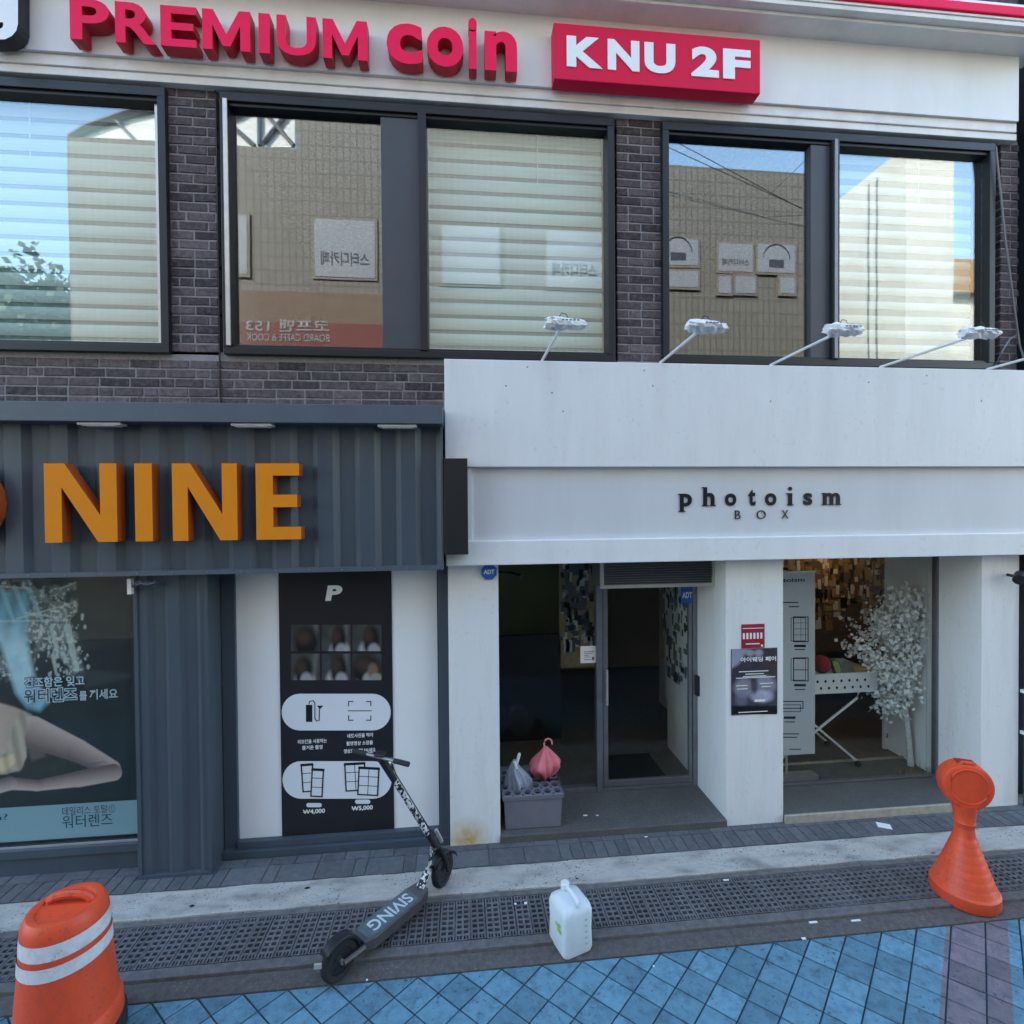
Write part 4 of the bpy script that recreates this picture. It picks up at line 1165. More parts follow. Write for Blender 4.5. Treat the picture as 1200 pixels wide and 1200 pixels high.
# lens advertisement in the left window
YA = 4.50
ad = thing('lens_poster', (-3.3, YA, 0.3), 'large lens advertisement with a reclining figure in the left window', 'poster')
ax_r = cxa-0.04
ax_l = V(-54.5, 800, YA)[0]
MB().box(ax_l, ax_r, YA, YA+0.004, 0.285, NB-0.01).build('sheet', mat('dark photo print', (0.034, 0.040, 0.045), 0.35, 0.25, 1.5), ad)
z_ = lambda q: [(a/1200*170, 670+b/1200*170) for a, b in q]
zz = lambda q: [(a/1200*170, 830+b/1200*170) for a, b in q]
cv = Canvas(-55, 153.2, 678, 945, 0.9, INK(38, 46, 52))
n1, n2, n3 = cv.noise(40), cv.noise(9, 4), cv.noise(4, 3)
cv.c *= (0.75+0.5*n1)[..., None]
cv.put(0.5*cv.poly(z_([(660, 800), (1100, 850), (1100, 870), (700, 960)]), 5)[0], INK(60, 68, 76))
mw_, sdw = cv.poly(z_([(-400, 80), (250, 75), (360, 130), (630, 95), (620, 140), (500, 210), (640, 230), (630, 330), (560, 400), (640, 520), (650, 700), (700, 840), (560, 880), (520, 740), (430, 640), (300, 660), (260, 900), (-400, 900)]), 5)
spl = np.clip((n2-0.36)*4.5, 0, 1)
cv.put(mw_*np.clip(spl+np.clip(sdw/40, 0, .5), 0, 1), INK(98, 106, 110))
cv.put(mw_*np.clip((n3-0.55)*7, 0, 1)*0.8, INK(170, 182, 188))
cv.put(mw_*np.clip((0.42-n2)*6, 0, 1)*0.8, INK(40, 56, 58))
mb2, _ = cv.poly(z_([(-400, 150), (230, 170), (250, 330), (210, 470), (250, 760), (300, 900), (400, 1080), (330, 1150), (230, 1130), (130, 1000), (80, 820), (0, 590), (-400, 460)]), 7)
streak = 0.5+0.5*np.sin((cv.X*0.9+cv.Y*0.22)/3.2+3*n1)
cv.put(mb2, INK(84, 132, 160)*(0.78+0.44*streak)[..., None])
cv.put(mb2*np.clip((cv.Y-722)/40, 0, 0.9)*np.clip((842-cv.Y)/45, 0.1, 1)*(0.6+0.5*n2), INK(162, 192, 210))
for i in range(5):
    m, q, t = cv.limb((-30+i*16, 690), (-18+i*17, 728), 3.0, 2.0, 2.5); cv.put(m*0.55, INK(130, 178, 200))
for p_, q_, w_ in (((20, 725), (88, 706), 1.0), ((0, 728), (78, 727), 0.9), ((30, 718), (70, 724), 1.2), ((60, 735), (68, 770), 2.2), ((79, 735), (90, 785), 4.5), ((62, 768), (66, 790), 2.5), ((-40, 683), (35, 690), 1.6), ((70, 690), (88, 683), 1.3)):
    m, q, t = cv.limb(p_, q_, w_, w_*0.6, 1.6); cv.put(m*0.7, INK(160, 176, 176))
for i in range(120):
    x_ = 62+cv.rng.randn()*14+20*cv.rng.rand(); y_ = 720+cv.rng.rand()*75; r_ = 0.6+1.7*cv.rng.rand()**2
    if x_ > 104: continue
    cv.put(cv.ell(x_, y_, r_, r_*(1+cv.rng.rand()), 0.6)*0.85, INK(148, 164, 170))
cv.put(cv.poly(z_([(250, 75), (355, 80), (350, 150), (300, 140)]), 3)[0], INK(24, 30, 32))
# figure
mt_, sdt = cv.poly(zz([(-420, -120), (-60, -60), (120, -10), (260, 50), (300, 150), (250, 300), (215, 420), (180, 520), (-420, 560)]), 3)
cv.put(mt_, INK(150, 138, 134)*(0.72+0.45*np.clip(1-(cv.X+10)/75, 0, 1))[..., None]*(0.92+0.16*n2)[..., None])
ms_, _ = cv.poly(zz([(215, 330), (300, 300), (420, 380), (600, 440), (690, 490), (520, 545), (300, 590), (130, 560), (200, 470)]), 4)
cv.put(ms_, INK(46, 50, 50)*(0.8+0.5*n2)[..., None])
mf_, _ = cv.poly(zz([(230, 330), (340, 310), (380, 350), (370, 400), (260, 440)]), 4); cv.put(mf_*0.7, INK(92, 90, 84))
sk = INK(160, 147, 148); sks = INK(92, 82, 84)
def shade_limb(a, b, ra, rb, light=-1, k=0.62):
    m, q, t = cv.limb(a, b, ra, rb)
    f = np.clip(0.5+k*light*q, 0, 1)[..., None]
    cv.put(m, sks*(1-f)+sk*f)
shade_limb((38, 858), (92, 880), 19.0, 13.5); shade_limb((92, 880), (131, 901), 13.5, 10.5)
shade_limb((133, 905), (92, 913), 10.0, 9.5); shade_limb((94, 912.5), (42, 921), 9.3, 6.2); shade_limb((44, 920.5), (10, 918), 6.4, 7.5); shade_limb((12, 918), (-40, 932), 8.0, 8.0)
m, q, t = cv.limb((100, 897), (124, 892), 0.9, 0.4, 1.2); cv.put(m*0.7, sks)
m, q, t = cv.limb((-6, 922), (-30, 934), 0.8, 0.5, 1.2); cv.put(m*0.7, sks)
mg_, _ = cv.poly(zz([(150, 40), (200, 30), (250, 90), (235, 160), (205, 240), (222, 400), (160, 500), (60, 545), (-420, 570), (-420, 360), (-60, 410), (70, 360), (100, 180)]), 2.5)
fold = 0.5+0.5*np.sin((cv.X*0.8-cv.Y*0.20)/1.9+2.5*n1)
cv.put(mg_, INK(150, 144, 136)*(0.72+0.38*fold)[..., None])
mg2, _ = cv.poly(zz([(-420, 380), (-40, 430), (110, 380), (130, 440), (60, 520), (-420, 560)]), 4)
cv.put(mg2*0.75, INK(190, 174, 146)*(0.75+0.35*fold)[..., None])
cv.c *= (0.95+0.1*n3)[..., None]
cv.build('printed_picture', YA-0.002, ad)
d = 0.004
band = flatmat('pale blue print', (0.30, 0.47, 0.56)); 
d += 0.0012; YY = YA-0.0006-d
bz1 = V(100, 941, YY)[1]
MB().box(ax_l+0.001, ax_r-0.002, YY, YY+0.0005, 0.30, bz1).build('printed_band', band, ad)
dk = flatmat('dark teal print', (0.02, 0.07, 0.10))
lt = flatmat('pale text print', (0.62, 0.72, 0.80))
YY -= 0.0012
ptext('데일리스 토탈①', 73, 135, 946, 956, dk, 0.0, YY, ad); ptext('워터렌즈', 73, 132, 956, 971, dk, 0.0, YY, ad)
ptext('m?', -12, 9, 955, 962, dk, 0.0, YY, ad)
deep = flatmat('deep blue print', (0.03, 0.09, 0.16))
ptext('건조함은 잊고', 28, 100, 793, 807, deep, 0.07, YY, ad); ptext('건조함은 잊고', 29, 99, 794, 806, lt, 0.02, YY-0.0006, ad)
ptext('워터렌즈', 27, 91, 807, 825, lt, 0.075, YY, ad); ptext('워터렌즈', 28, 90, 808, 824, deep, 0.01, YY-0.0006, ad); ptext('를', 93, 102, 810, 821, lt, 0.02, YY, ad); ptext('끼세요', 105, 138, 808, 820, lt, 0.02, YY, ad)
MB().box(-4.6, cxa-0.036, 4.462, 4.468, 0.286, NB-0.002).build('pane', M['glass_dn'], cs)
# cable knot at top of column
ck = thing('cable_bundle', (cxa, 4.25, 2.4), 'bundle of dark cables with a pale junction box under the sign', 'cable')
kx, kz = V(165, 684, 4.24)
rr = random.Random(9)
mb = MB()
for i in range(3):
    mb.tube([(kx-0.05+0.04*j+rr.uniform(-.01, .01), 4.24+rr.uniform(-.02, .02), kz+rr.uniform(-.03, .03)) for j in range(5)], 0.009, 6)
mb.build('cable', M['panel_dark'], ck, smooth=True)
jx, jz = V(153, 687, 4.27)
MB().box(jx-0.014, jx+0.016, 4.25, 4.29, jz-0.06, jz+0.06).build('junction_box', M['offwhite'], ck)
# cable hanging beside the right brick pier
hc = MB(); pts = []
for px1, py1 in ((1167, 172), (1172, 220), (1178, 280), (1186, 340), (1195, 405), (1204, 432)):
    X, Z = V(px1, py1, 4.42); pts.append((X, 4.42, Z))
hc.tube(pts, 0.009, 6)
pts = []
for px1, py1 in ((1192, 392), (1183, 398), (1173, 414), (1166, 430)):
    X, Z = V(px1, py1, 4.44); pts.append((X, 4.44, Z))
hc.tube(pts, 0.007, 6)
tag(hc.build('hanging_cable', M['alu_dark'], smooth=True), 'grey cable hanging diagonally across the right brick pier', 'cable')

# ================================================================ DISPLAY WINDOW CONTENTS
yb = 5.02
b0, b1 = V(918, 800, yb)[0], V(955, 800, yb)[0]
bn = thing('banner_stand', (b0, yb, 0.105), 'tall pale grey banner with photo size drawings at the display window', 'banner')
bz0, bz1 = V(940, 884, yb)[1], V(940, 671, yb)[1]
MB().box(b0-0.32, b1, yb, yb+0.006, bz0, bz1).build('sheet', M['banner'], bn)
MB().box(b0-0.34, b1+0.005, yb-0.01, yb+0.02, bz1, bz1+0.018).build('top_rail', M['alu'], bn)
MB().box(b0-0.34, b1+0.005, yb-0.05, yb+0.06, 0.106, 0.15).tube([(b1-0.3, yb+0.03, 0.15), (b1-0.3, yb+0.03, bz1)], 0.012).build('stand', M['alu'], bn)
yk = yb-0.002
mb = MB()
def brect(a, b, c, dd, w=0.010): stroke(mb, [(a, b), (c, b), (c, dd), (a, dd)], w, yk, closed=True)
brect(930, 723, 947, 752); brect(927, 724, 944, 751, 0.006)
for k in (730, 737, 744): stroke(mb, [(930, k), (947, k)], 0.004, yk)
stroke(mb, [(938.5, 723), (938.5, 752)], 0.004, yk)
brect(930, 771, 947, 798); brect(927, 772, 944, 797, 0.006); stroke(mb, [(930, 785), (947, 785)], 0.008, yk)
brect(910, 822, 941, 830); brect(910, 826, 938, 834, 0.007)
for a, b, c in ((932, 943, 757), (932, 943, 803), (920, 931, 841)): stroke(mb, [(a, c), (b, c)], 0.026, yk)
for a, b, c in ((932, 943, 761), (932, 943, 808), (920, 931, 846), (918, 936, 860), (918, 934, 864), (925, 938, 878), (918, 935, 706), (925, 936, 711)): stroke(mb, [(a, c), (b, c)], 0.010, yk)
mb.build('printed_diagram', M['letter_black'], bn)
ptext('photoism', 900, 943, 678, 684, M['letter_black'], 0.02, yk, bn)
# cart with plush fruit
yc = 5.15
ct = thing('display_cart', (4.3, 5.3, 0.105), 'white folding cart with a perforated tray in the display window', 'cart')
tx0, tx1 = V(955, 800, yc)[0], V(1028, 800, yc)[0]
tz0, tz1 = V(990, 812, yc)[1], V(990, 789, yc)[1]
MB().box(tx0, tx1, yc, yc+0.012, tz0, tz1).box(tx0, tx1, yc+0.5, yc+0.512, tz0, tz1).box(tx0, tx0+0.012, yc+0.012, yc+0.5, tz0, tz1).box(tx1-0.012, tx1, yc+0.012, yc+0.5, tz0, tz1).box(tx0+0.012, tx1-0.012, yc+0.012, yc+0.5, tz0, tz0+0.012).build('tray', M['white_plastic'], ct)
mb = MB()
for r_ in range(2):
    for i in range(7):
        cx = tx0+0.03+0.092*i+0.04*(r_); cz = tz0+0.06+0.075*(1-r_)
        if cx > tx1-0.03: continue
        mb.face([(x, yc-0.001, z) for x, z in disc_pts(cx, cz, 0.014, 0.016, 10)])
mb.build('tray_hole', M['dark_hole'], ct)
for yy in (yc+0.02, yc+0.49):
    p1 = V(1008, 815, yc); p2 = V(955, 865, yc); p3 = V(1007, 910, yc); p4 = V(915, 903, yc)
    MB().tube([(p1[0], yy, tz0), (p1[0]-0.02, yy, tz0-0.07), (p4[0]-0.1, yy, 0.16)], 0.013, 8).build('leg', M['white_plastic'], ct, smooth=True)
    MB().tube([(tx0+0.0, yy+0.02, tz0), (tx0-0.02, yy+0.02, (tz0+0.1)/2+0.1), (p3[0], yy+0.02, 0.16)], 0.013, 8).build('leg', M['white_plastic'], ct, smooth=True)
    for X in (p4[0]-0.1, p3[0]):
        MB().lathe([(0.03, -0.012), (0.033, 0), (0.03, 0.012)], 14, Matrix.Translation((X, yy, 0.138)) @ Matrix.Rotation(R(90), 4, 'X')).build('caster', M['black'], ct)
def blob(name, px1, py1, Y, r, m, label, cat, sq=(1, 1, 1)):
    X, Z = V(px1, py1, Y)
    mb = MB()
    mb.lathe([(r*math.sin(R(a))*1.0, -r*math.cos(R(a))) for a in range(6, 180, 14)], 16, Matrix.Translation((X, Y, Z)) @ Matrix.Diagonal((*sq, 1)))
    return tag(mb.build(name, m, smooth=True), label, cat, 'plush fruit on the white cart')
blob('plush_apple', 962, 778, yc+0.15, 0.10, mat('red plush', (0.30, 0.03, 0.02), 0.9, 0.1, 20), 'dark red plush fruit on the cart next to the banner', 'plush toy')
mw = MB()
X, Z = V(976, 780, yc+0.12)
mw.use(mat('green rind', (0.09, 0.22, 0.04), 0.8, 0.2, 20)); mw.prism([(X+0.10*math.cos(R(a))*0.75, Z-0.03+0.11*math.sin(R(a))) for a in range(-60, 121, 15)], yc+0.08, yc+0.15)
mw.use(mat('pale green flesh', (0.30, 0.42, 0.16), 0.8, 0.1, 20)); mw.prism([(X-0.008+0.085*math.cos(R(a))*0.75, Z-0.03+0.092*math.sin(R(a))) for a in range(-60, 121, 15)], yc+0.075, yc+0.0795)
tag(mw.build('plush_melon', None), 'green melon slice shaped plush on the cart', 'plush toy', 'plush fruit on the white cart')
blob('plush_mango', 1009, 785, yc+0.12, 0.07, mat('yellow plush', (0.55, 0.36, 0.04), 0.9, 0.1, 20), 'yellow plush fruit at the right end of the cart', 'plush toy', (1.3, 0.9, 0.7))
# blossom tree
bt = thing('blossom_tree', (4.75, 5.15, 0.105), 'artificial white blossom tree inside the display window', 'artificial tree')
by = 5.12
tb = V(1067, 905, by)
trunk = [(tb[0], by, 0.11)] + [(V(a, b, by)[0], by+0.01*i, V(a, b, by)[1]) for i, (a, b) in enumerate(((1065, 870), (1063, 840), (1060, 810), (1055, 770)))]
MB().tube(trunk, [0.032, 0.028, 0.026, 0.022, 0.014], 9).build('trunk', M['white_bark'], bt, smooth=True)
MB().tube([(tb[0]+0.07, by+0.05, 0.11), (V(1080, 850, by)[0], by+0.06, V(1080, 850, by)[1]), (V(1078, 800, by)[0], by+0.08, V(1078, 800, by)[1])], [0.02, 0.016, 0.01], 8).tube([(tb[0]-0.06, by+0.05, 0.6), (V(1050, 810, by)[0], by+0.05, V(1050, 810, by)[1])], [0.015, 0.01], 8).build('side_trunk', M['white_bark'], bt, smooth=True)
rr = random.Random(21)
br = MB(); bl = MB()
ccx, ccz = V(1054, 762, by)
top = Vector((V(1058, 800, by)[0], by+0.04, V(1058, 800, by)[1]))
for i in range(70):
    a = rr.uniform(0, 2*math.pi); 
    px1 = rr.uniform(1004, 1090); py1 = rr.uniform(690, 838)
    # lens shaped crown: leaning left in the middle, narrow at top
    uu = (py1-690)/148
    half = 44*math.sin(math.pi*min(1, max(0.12, uu*0.92+0.1)))
    px1 = min(1088, 1050+(-4 if uu > .3 else 10)+rr.uniform(-1, 1)*half)
    X, Z = V(px1, py1, by); e = Vector((X, by+rr.uniform(-0.16, 0.22), Z))
    midp = top.lerp(e, 0.5)+Vector((0, 0, 0.05))
    br.tube([top, midp, e], [0.008, 0.005, 0.003], 4, caps=False)
    for k in range(56):
        c_ = midp.lerp(e, rr.uniform(0.1, 1.1))+Vector((rr.gauss(0, .05), rr.gauss(0, .05), rr.gauss(0, .055)))
        if c_.y < 4.92: c_.y = 4.93
        s_ = rr.uniform(0.016, 0.032)
        n1 = Vector((rr.gauss(0, 1), rr.gauss(0, 1)-1, rr.gauss(0, 1)+0.4)).normalized()
        u1 = n1.orthogonal().normalized(); v1 = n1.cross(u1)
        bl.face([c_+u1*s_, c_+v1*s_*0.8+n1*0.006, c_-u1*s_, c_-v1*s_*0.8+n1*0.004])
br.build('branch', M['white_bark'], bt); bl.build('blossom', M['blossom'], bt, kind='stuff')
sb = thing('info_board', (4.75, 5.5, 0.105), 'low white board with small prints leaning behind the blossom tree', 'board')
ib0, ib1 = V(1036, 850, 5.5)[0], V(1072, 850, 5.5)[0]
MB().box(ib0, ib1, 5.5, 5.53, 0.106, V(1050, 808, 5.5)[1]).build('panel', M['white'], sb)
MB().box(ib0+0.04, ib0+0.13, 5.496, 5.499, 0.62, 0.80).box(ib0+0.22, ib0+0.30, 5.496, 5.499, 0.45, 0.62).box(ib0+0.03, ib0+0.15, 5.496, 5.499, 0.24, 0.29).build('printed_picture', M['grey_print'], sb)
dg = MB(); rr = random.Random(2)
for i in range(60):
    X, Y = G(rr.uniform(1052, 1092), rr.uniform(902, 914), 0.11)
    h = rr.uniform(0.04, 0.12); a = rr.uniform(-0.06, 0.06)
    dg.face([(X-0.004, Y, 0.106), (X+0.004, Y, 0.106), (X+a, Y+0.01, 0.106+h)])
tag(dg.build('dried_grass', mat('dry grass', (0.30, 0.20, 0.08), 0.8, 0.3, 20)), kind='stuff')

# ================================================================ STREET OBJECTS
# umbrella box with two umbrellas
ub = thing('umbrella_box', (0.55, 4.55, 0.118), 'slate grey plastic umbrella box with round holes on the doorstep', 'umbrella stand')
u0_, u1_ = V(588, 950, 4.455)[0], V(662, 950, 4.455)[0]
uy0, uy1, uz1 = 4.445, 4.965, V(625, 938, 4.445)[1]+0.045
uz0 = 0.118
rings = []
for z, s_ in ((uz0, -0.022), (uz0+0.012, -0.016), (uz1-0.045, -0.002), (uz1-0.040, 0.010), (uz1-0.004, 0.014), (uz1, 0.010)):
    rings.append([(u0_-s_+.02, uy0-s_+.015, z), (u1_+s_-.02, uy0-s_+.015, z), (u1_+s_-.02, uy1+s_, z), (u0_-s_+.02, uy1+s_, z)])
bx = MB(); bx.loft(rings[:], caps=False)
bx.face(list(reversed(rings[0])))
bx.build('box', M['crate'], ub)
def holed_strip(name, x0, x1, y0, y1, z, n, parent, m):
    mb = MB(); w = (x1-x0)/n; seg = 12
    for i in range(n):
        a, b = x0+i*w, x0+(i+1)*w; cx, cy = (a+b)/2, (y0+y1)/2; rx, ry = w*0.37, min((y1-y0)*0.40, w*0.42)
        for k in range(seg):
            t0, t1 = 2*math.pi*k/seg, 2*math.pi*(k+1)/seg
            def outer(t):
                c, s_ = math.cos(t), math.sin(t); sc = 1/max(abs(c)/(w/2), abs(s_)/((y1-y0)/2))
                return (cx+c*sc, cy+s_*sc, z)
            def inner(t, zz): return (cx+rx*math.cos(t), cy+ry*math.sin(t), zz)
            mb.face([outer(t0), outer(t1), inner(t1, z), inner(t0, z)])
            mb.face([inner(t0, z), inner(t1, z), inner(t1, z-0.03), inner(t0, z-0.03)])
    return mb.build(name, m, parent)
for i in range(4):
    a = uy0+0.012+i*(uy1-uy0-0.012)/4; b = a+(uy1-uy0-0.012)/4-0.006
    holed_strip('hole_rack', u0_+0.01, u1_-0.01, a, b, uz1-0.006-(0 if i % 2 == 0 else 0.016), 6, ub, M['crate'])
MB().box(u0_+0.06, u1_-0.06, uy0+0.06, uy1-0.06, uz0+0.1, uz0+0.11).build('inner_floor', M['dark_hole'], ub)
def umbrella(px1, ptop, pbot, wid, m, mh, Y, label, hook):
    X, Zt = V(px1, ptop, Y); Zb = V(px1, pbot, Y)[1]; w = wid*Y/600/2
    H_ = Zt-Zb
    t = thing('umbrella', (X, Y, Zb), label, 'umbrella')
    rings = []; n = 72
    prof = ((-0.04, .30), (0.02, .52), (0.10, .72), (0.20, .90), (0.32, 1.0), (0.45, .93), (0.58, .76), (0.70, .56), (0.82, .36), (0.92, .20), (1.0, .11)) if hook else ((-.03, .98), (0.05, 1.0), (0.16, .97), (0.30, .86), (0.45, .72), (0.6, .55), (0.74, .36), (0.86, .22), (1.0, .09))
    rr = random.Random(int(px1))
    ph = rr.uniform(0, 6)
    for f, r_ in prof:
        ring = []
        for k in range(n):
            a = 2*math.pi*k/n
            tw = a + 0.5*f
            pl_ = 1+0.16*math.sin(tw*8+ph)*abs(math.sin(tw*4+ph))+0.09*math.sin(tw*17+2*ph)+0.14*math.sin(a*3+2*ph+f)
            zoff = (0.030*math.sin(a*4+ph)+0.018*math.sin(a*9))*(1-f)**2
            ring.append((X+w*r_*pl_*math.cos(a)+0.012*math.sin(f*5+ph), Y+w*r_*pl_*math.sin(a)*0.8, Zb+H_*(f*0.80)+zoff))
        rings.append(ring)
    oc = MB().loft(rings).build('canopy', m, t)
    for p in oc.data.polygons: p.use_smooth = True
    zt = Zb+H_*0.78
    if hook:
        pts = [(X, Y, zt-0.02), (X-0.005, Y, zt+0.03)]+[(X+0.035-0.035*math.cos(R(a)), Y, zt+0.045+0.03*math.sin(R(a))) for a in range(0, 181, 30)]+[(X+0.072, Y, zt+0.02)]
        MB().tube(pts, 0.008, 8).build('hook_handle', mh, t, smooth=True)
        MB().tube([(X-0.02, Y-0.02, Zb-0.11), (X-0.01, Y-0.01, Zb+0.1)], 0.006, 6).build('shaft', M['white_plastic'], t)
    else:
        MB().tube([(X+0.005, Y-0.03, zt-0.07), (X-0.012, Y-0.03, zt-0.005), (X-0.012, Y-0.03, zt+0.0)], [0.012, 0.014, 0.008], 8).tube([(X+0.01, Y, zt-0.04), (X+0.035, Y, zt+0.045), (X+0.042, Y, zt+0.06)], [0.014, 0.015, 0.008], 8).build('handle', mh, t, smooth=True)
    return t
umbrella(638, 866, 908, 35, M['umb_pink'], flatmat('pink plastic', (0.75, 0.25, 0.24)), 4.74, 'bunched pink umbrella with hook handle stuck in the grey box', True)
umbrella(604, 881, 923, 31, M['umb_clear'], M['white_plastic'], 4.66, 'bunched grey translucent umbrella with white handle in the grey box', False)

# jerrycan
jx, jy = G(665, 1122); 
A = Vector(G(664, 1123)); B = Vector(G(691, 1111)); Cc = Vector(G(644, 1096))
ux = Vector((B-A)).normalized(); 
ang = math.atan2(ux.y, ux.x)
jr = thing('jerrycan', (A.x, A.y, 0.006), 'translucent white plastic jerrycan on the gutter beside the blue tiles', 'jerrycan')
LW, LD, LH = 0.228, 0.235, 0.335
T = Matrix.Translation((A.x-0.02, A.y-0.045, 0.002)) @ Matrix.Rotation(ang, 4, 'Z')
def rrect(w, d_, r, z, n=5, ox=0, oy=0):
    pts = []
    for cx, cy, a0 in ((w-r, r, -90), (w-r, d_-r, 0), (r, d_-r, 90), (r, r, 180)):
        for i in range(n): pts.append(T @ Vector((ox+cx+r*math.cos(R(a0+90*i/(n-1))), oy+cy+r*math.sin(R(a0+90*i/(n-1))), z)))
    return pts
def inset(k, r, z): return rrect(LW-2*k, LD-2*k, r, z, ox=k, oy=k)
MB().loft([inset(0.022, 0.03, 0.0), inset(0.006, 0.035, 0.012), inset(0, 0.036, 0.04), inset(0.003, 0.036, 0.16), inset(0, 0.036, LH-0.06), inset(0.008, 0.04, LH-0.025), inset(0.03, 0.045, LH-0.005), inset(0.06, 0.04, LH)]).build('body', M['jug'], jr, smooth=True)
hl = []
for i in range(9):
    a = math.pi*i/8
    hl.append(T @ Vector((LW*0.5, LD*0.42-0.085*math.cos(a), LH-0.01+0.045*math.sin(a)**0.6)))
MB().tube(hl, 0.014, 8).build('handle', M['jug'], jr, smooth=True)
MB().lathe([(0.03, 0), (0.03, 0.022), (0.022, 0.024), (0.022, 0.03)], 16, T @ Matrix.Translation((LW*0.5, LD-0.05, LH-0.012))).build('neck', M['jug'], jr, smooth=True)
MB().lathe([(0.030, 0), (0.031, 0.030), (0.026, 0.036), (0.008, 0.036)], 18, T @ Matrix.Translation((LW*0.5, LD-0.05, LH+0.012))).build('cap', M['white_plastic'], jr, smooth=True)
mb = MB()
for a, b, c_, e_ in ((0.05, 0.10, 0.15, 0.175), (0.06, 0.12, 0.18, 0.20), (0.05, 0.08, 0.20, 0.215)):
    mb.face([T @ Vector((-0.0015, a, c_)), T @ Vector((-0.0015, b, c_)), T @ Vector((-0.0015, b, e_)), T @ Vector((-0.0015, a, e_))])
mb.build('printed_mark', flatmat('green print', (0.35, 0.55, 0.12)), jr)
mb = MB()
for i in range(5):
    z = 0.07+i*0.04
    mb.face([T @ Vector((LW*0.68, -0.0012, z)), T @ Vector((LW*0.76, -0.0012, z)), T @ Vector((LW*0.76, -0.0012, z+0.012)), T @ Vector((LW*0.68, -0.0012, z+0.012))])
mb.build('volume_mark', flatmat('faint mark', (0.42, 0.52, 0.57)), jr)

# traffic drum
tdX, tdY = -2.205, 3.04
td = thing('traffic_drum', (tdX, tdY, 0), 'orange traffic drum with two white reflective bands and handle', 'traffic drum')
TD = Matrix.Translation((tdX, tdY, 0))
MB().lathe([(0.255, 0), (0.265, 0.015), (0.265, 0.10), (0.245, 0.125)], 40, TD).build('base', M['rubber'], td, smooth=True)
def rad(z): return 0.238-0.058*(z-0.1)/0.72
pr = [(0.245, 0.10), (0.252, 0.12), (0.247, 0.20), (0.236, 0.215), (rad(.22), 0.222)]
for z in (0.30, 0.42, 0.545): pr.append((rad(z), z))
for z in (0.72, 0.755): pr.append((rad(z)+0.004, z))
pr += [(0.178, 0.79), (0.165, 0.808), (0.145, 0.812), (0.13, 0.806), (0.125, 0.795), (0.02, 0.795)]
MB().lathe(pr, 48, TD).build('body', M['cone'], td, smooth=True)
for z0_, z1_ in ((0.565, 0.635), (0.655, 0.725)) if False else ((0.545, 0.615), (0.645, 0.725)):
    MB().lathe([(rad(z0_)+0.0035, z0_), (rad(z1_)+0.0055, z1_)], 48, TD, caps=False).build('reflective_band', M['reflective'], td, smooth=True)
pts = [TD @ Vector((0.112*math.cos(a), 0.03+0.0*math.sin(a), 0.797+0.045*math.sin(a))) for a in [math.pi*i/10 for i in range(11)]]
MB().tube(pts, 0.020, 8).build('handle', M['cone'], td, smooth=True)

# lollipop delineator
lx, ly = 3.765, 3.49
ld = thing('delineator_post', (lx, ly, 0.03), 'orange plastic delineator with a round head and ribbed cone base', 'delineator')
LT = Matrix.Translation((lx, ly, 0.012))
pf = [(0.205, 0.0), (0.212, 0.012), (0.210, 0.085), (0.200, 0.095)]
for i in range(7):
    f0 = i/7; r_ = 0.195*(1-f0)**1.05+0.068*f0; z = 0.10+f0*0.37
    pf += [(r_, z), (r_-0.008, z+0.032), (r_-0.011, z+0.036)]
pf += [(0.066, 0.47), (0.060, 0.53)]
MB().lathe(pf, 44, LT).build('cone_base', M['cone'], ld, smooth=True)
MB().lathe([(0.060, 0.525), (0.066, 0.565), (0.068, 0.57), (0.063, 0.578), (0.072, 0.65), (0.085, 0.72)], 28, LT).build('neck', M['cone'], ld, smooth=True)
HA = LT @ Matrix.Translation((0, 0, 0.862)) @ Matrix.Rotation(R(-24), 4, 'Z') @ Matrix.Rotation(R(90), 4, 'X')
def egg(k, r): return [(r*math.cos(a), r*math.sin(a)*(1.14 if math.sin(a) < 0 else 1.0)*k) for a in [2*math.pi*i/40 for i in range(40)]]
prof_ = ((0.120, -0.068), (0.146, -0.066), (0.158, -0.058), (0.163, -0.04), (0.163, 0.04), (0.158, 0.058), (0.146, 0.066), (0.120, 0.068))
rings = [[HA @ Vector((x_, y_, zz_)) for x_, y_ in egg(1, r_)] for r_, zz_ in prof_]
MB().loft(rings).build('round_head', M['cone'], ld, smooth=True)
mb = MB()
mb.tube([HA @ Vector((0.12*math.cos(R(a)), 0.128*math.sin(R(a)), 0.069)) for a in range(0, 361, 15)], 0.006, 6, caps=False)
mb.build('face_rim', M['cone'], ld, smooth=True)
mb = MB(); mb.tube([HA @ Vector((-0.05, 0.142, 0.03)), HA @ Vector((-0.03, 0.170, 0.045)), HA @ Vector((0.03, 0.170, 0.045)), HA @ Vector((0.05, 0.142, 0.03))], 0.013, 8)
mb.build('grip', M['cone'], ld, smooth=True)
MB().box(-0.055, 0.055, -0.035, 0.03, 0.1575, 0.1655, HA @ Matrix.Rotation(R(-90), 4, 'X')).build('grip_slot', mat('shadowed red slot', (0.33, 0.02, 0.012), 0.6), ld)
MB().box(-0.04, 0.04, -0.0705, -0.0685, -0.02, -0.014, HA @ Matrix.Rotation(R(-90), 4, 'X')).build('seam', M['cone'], ld)

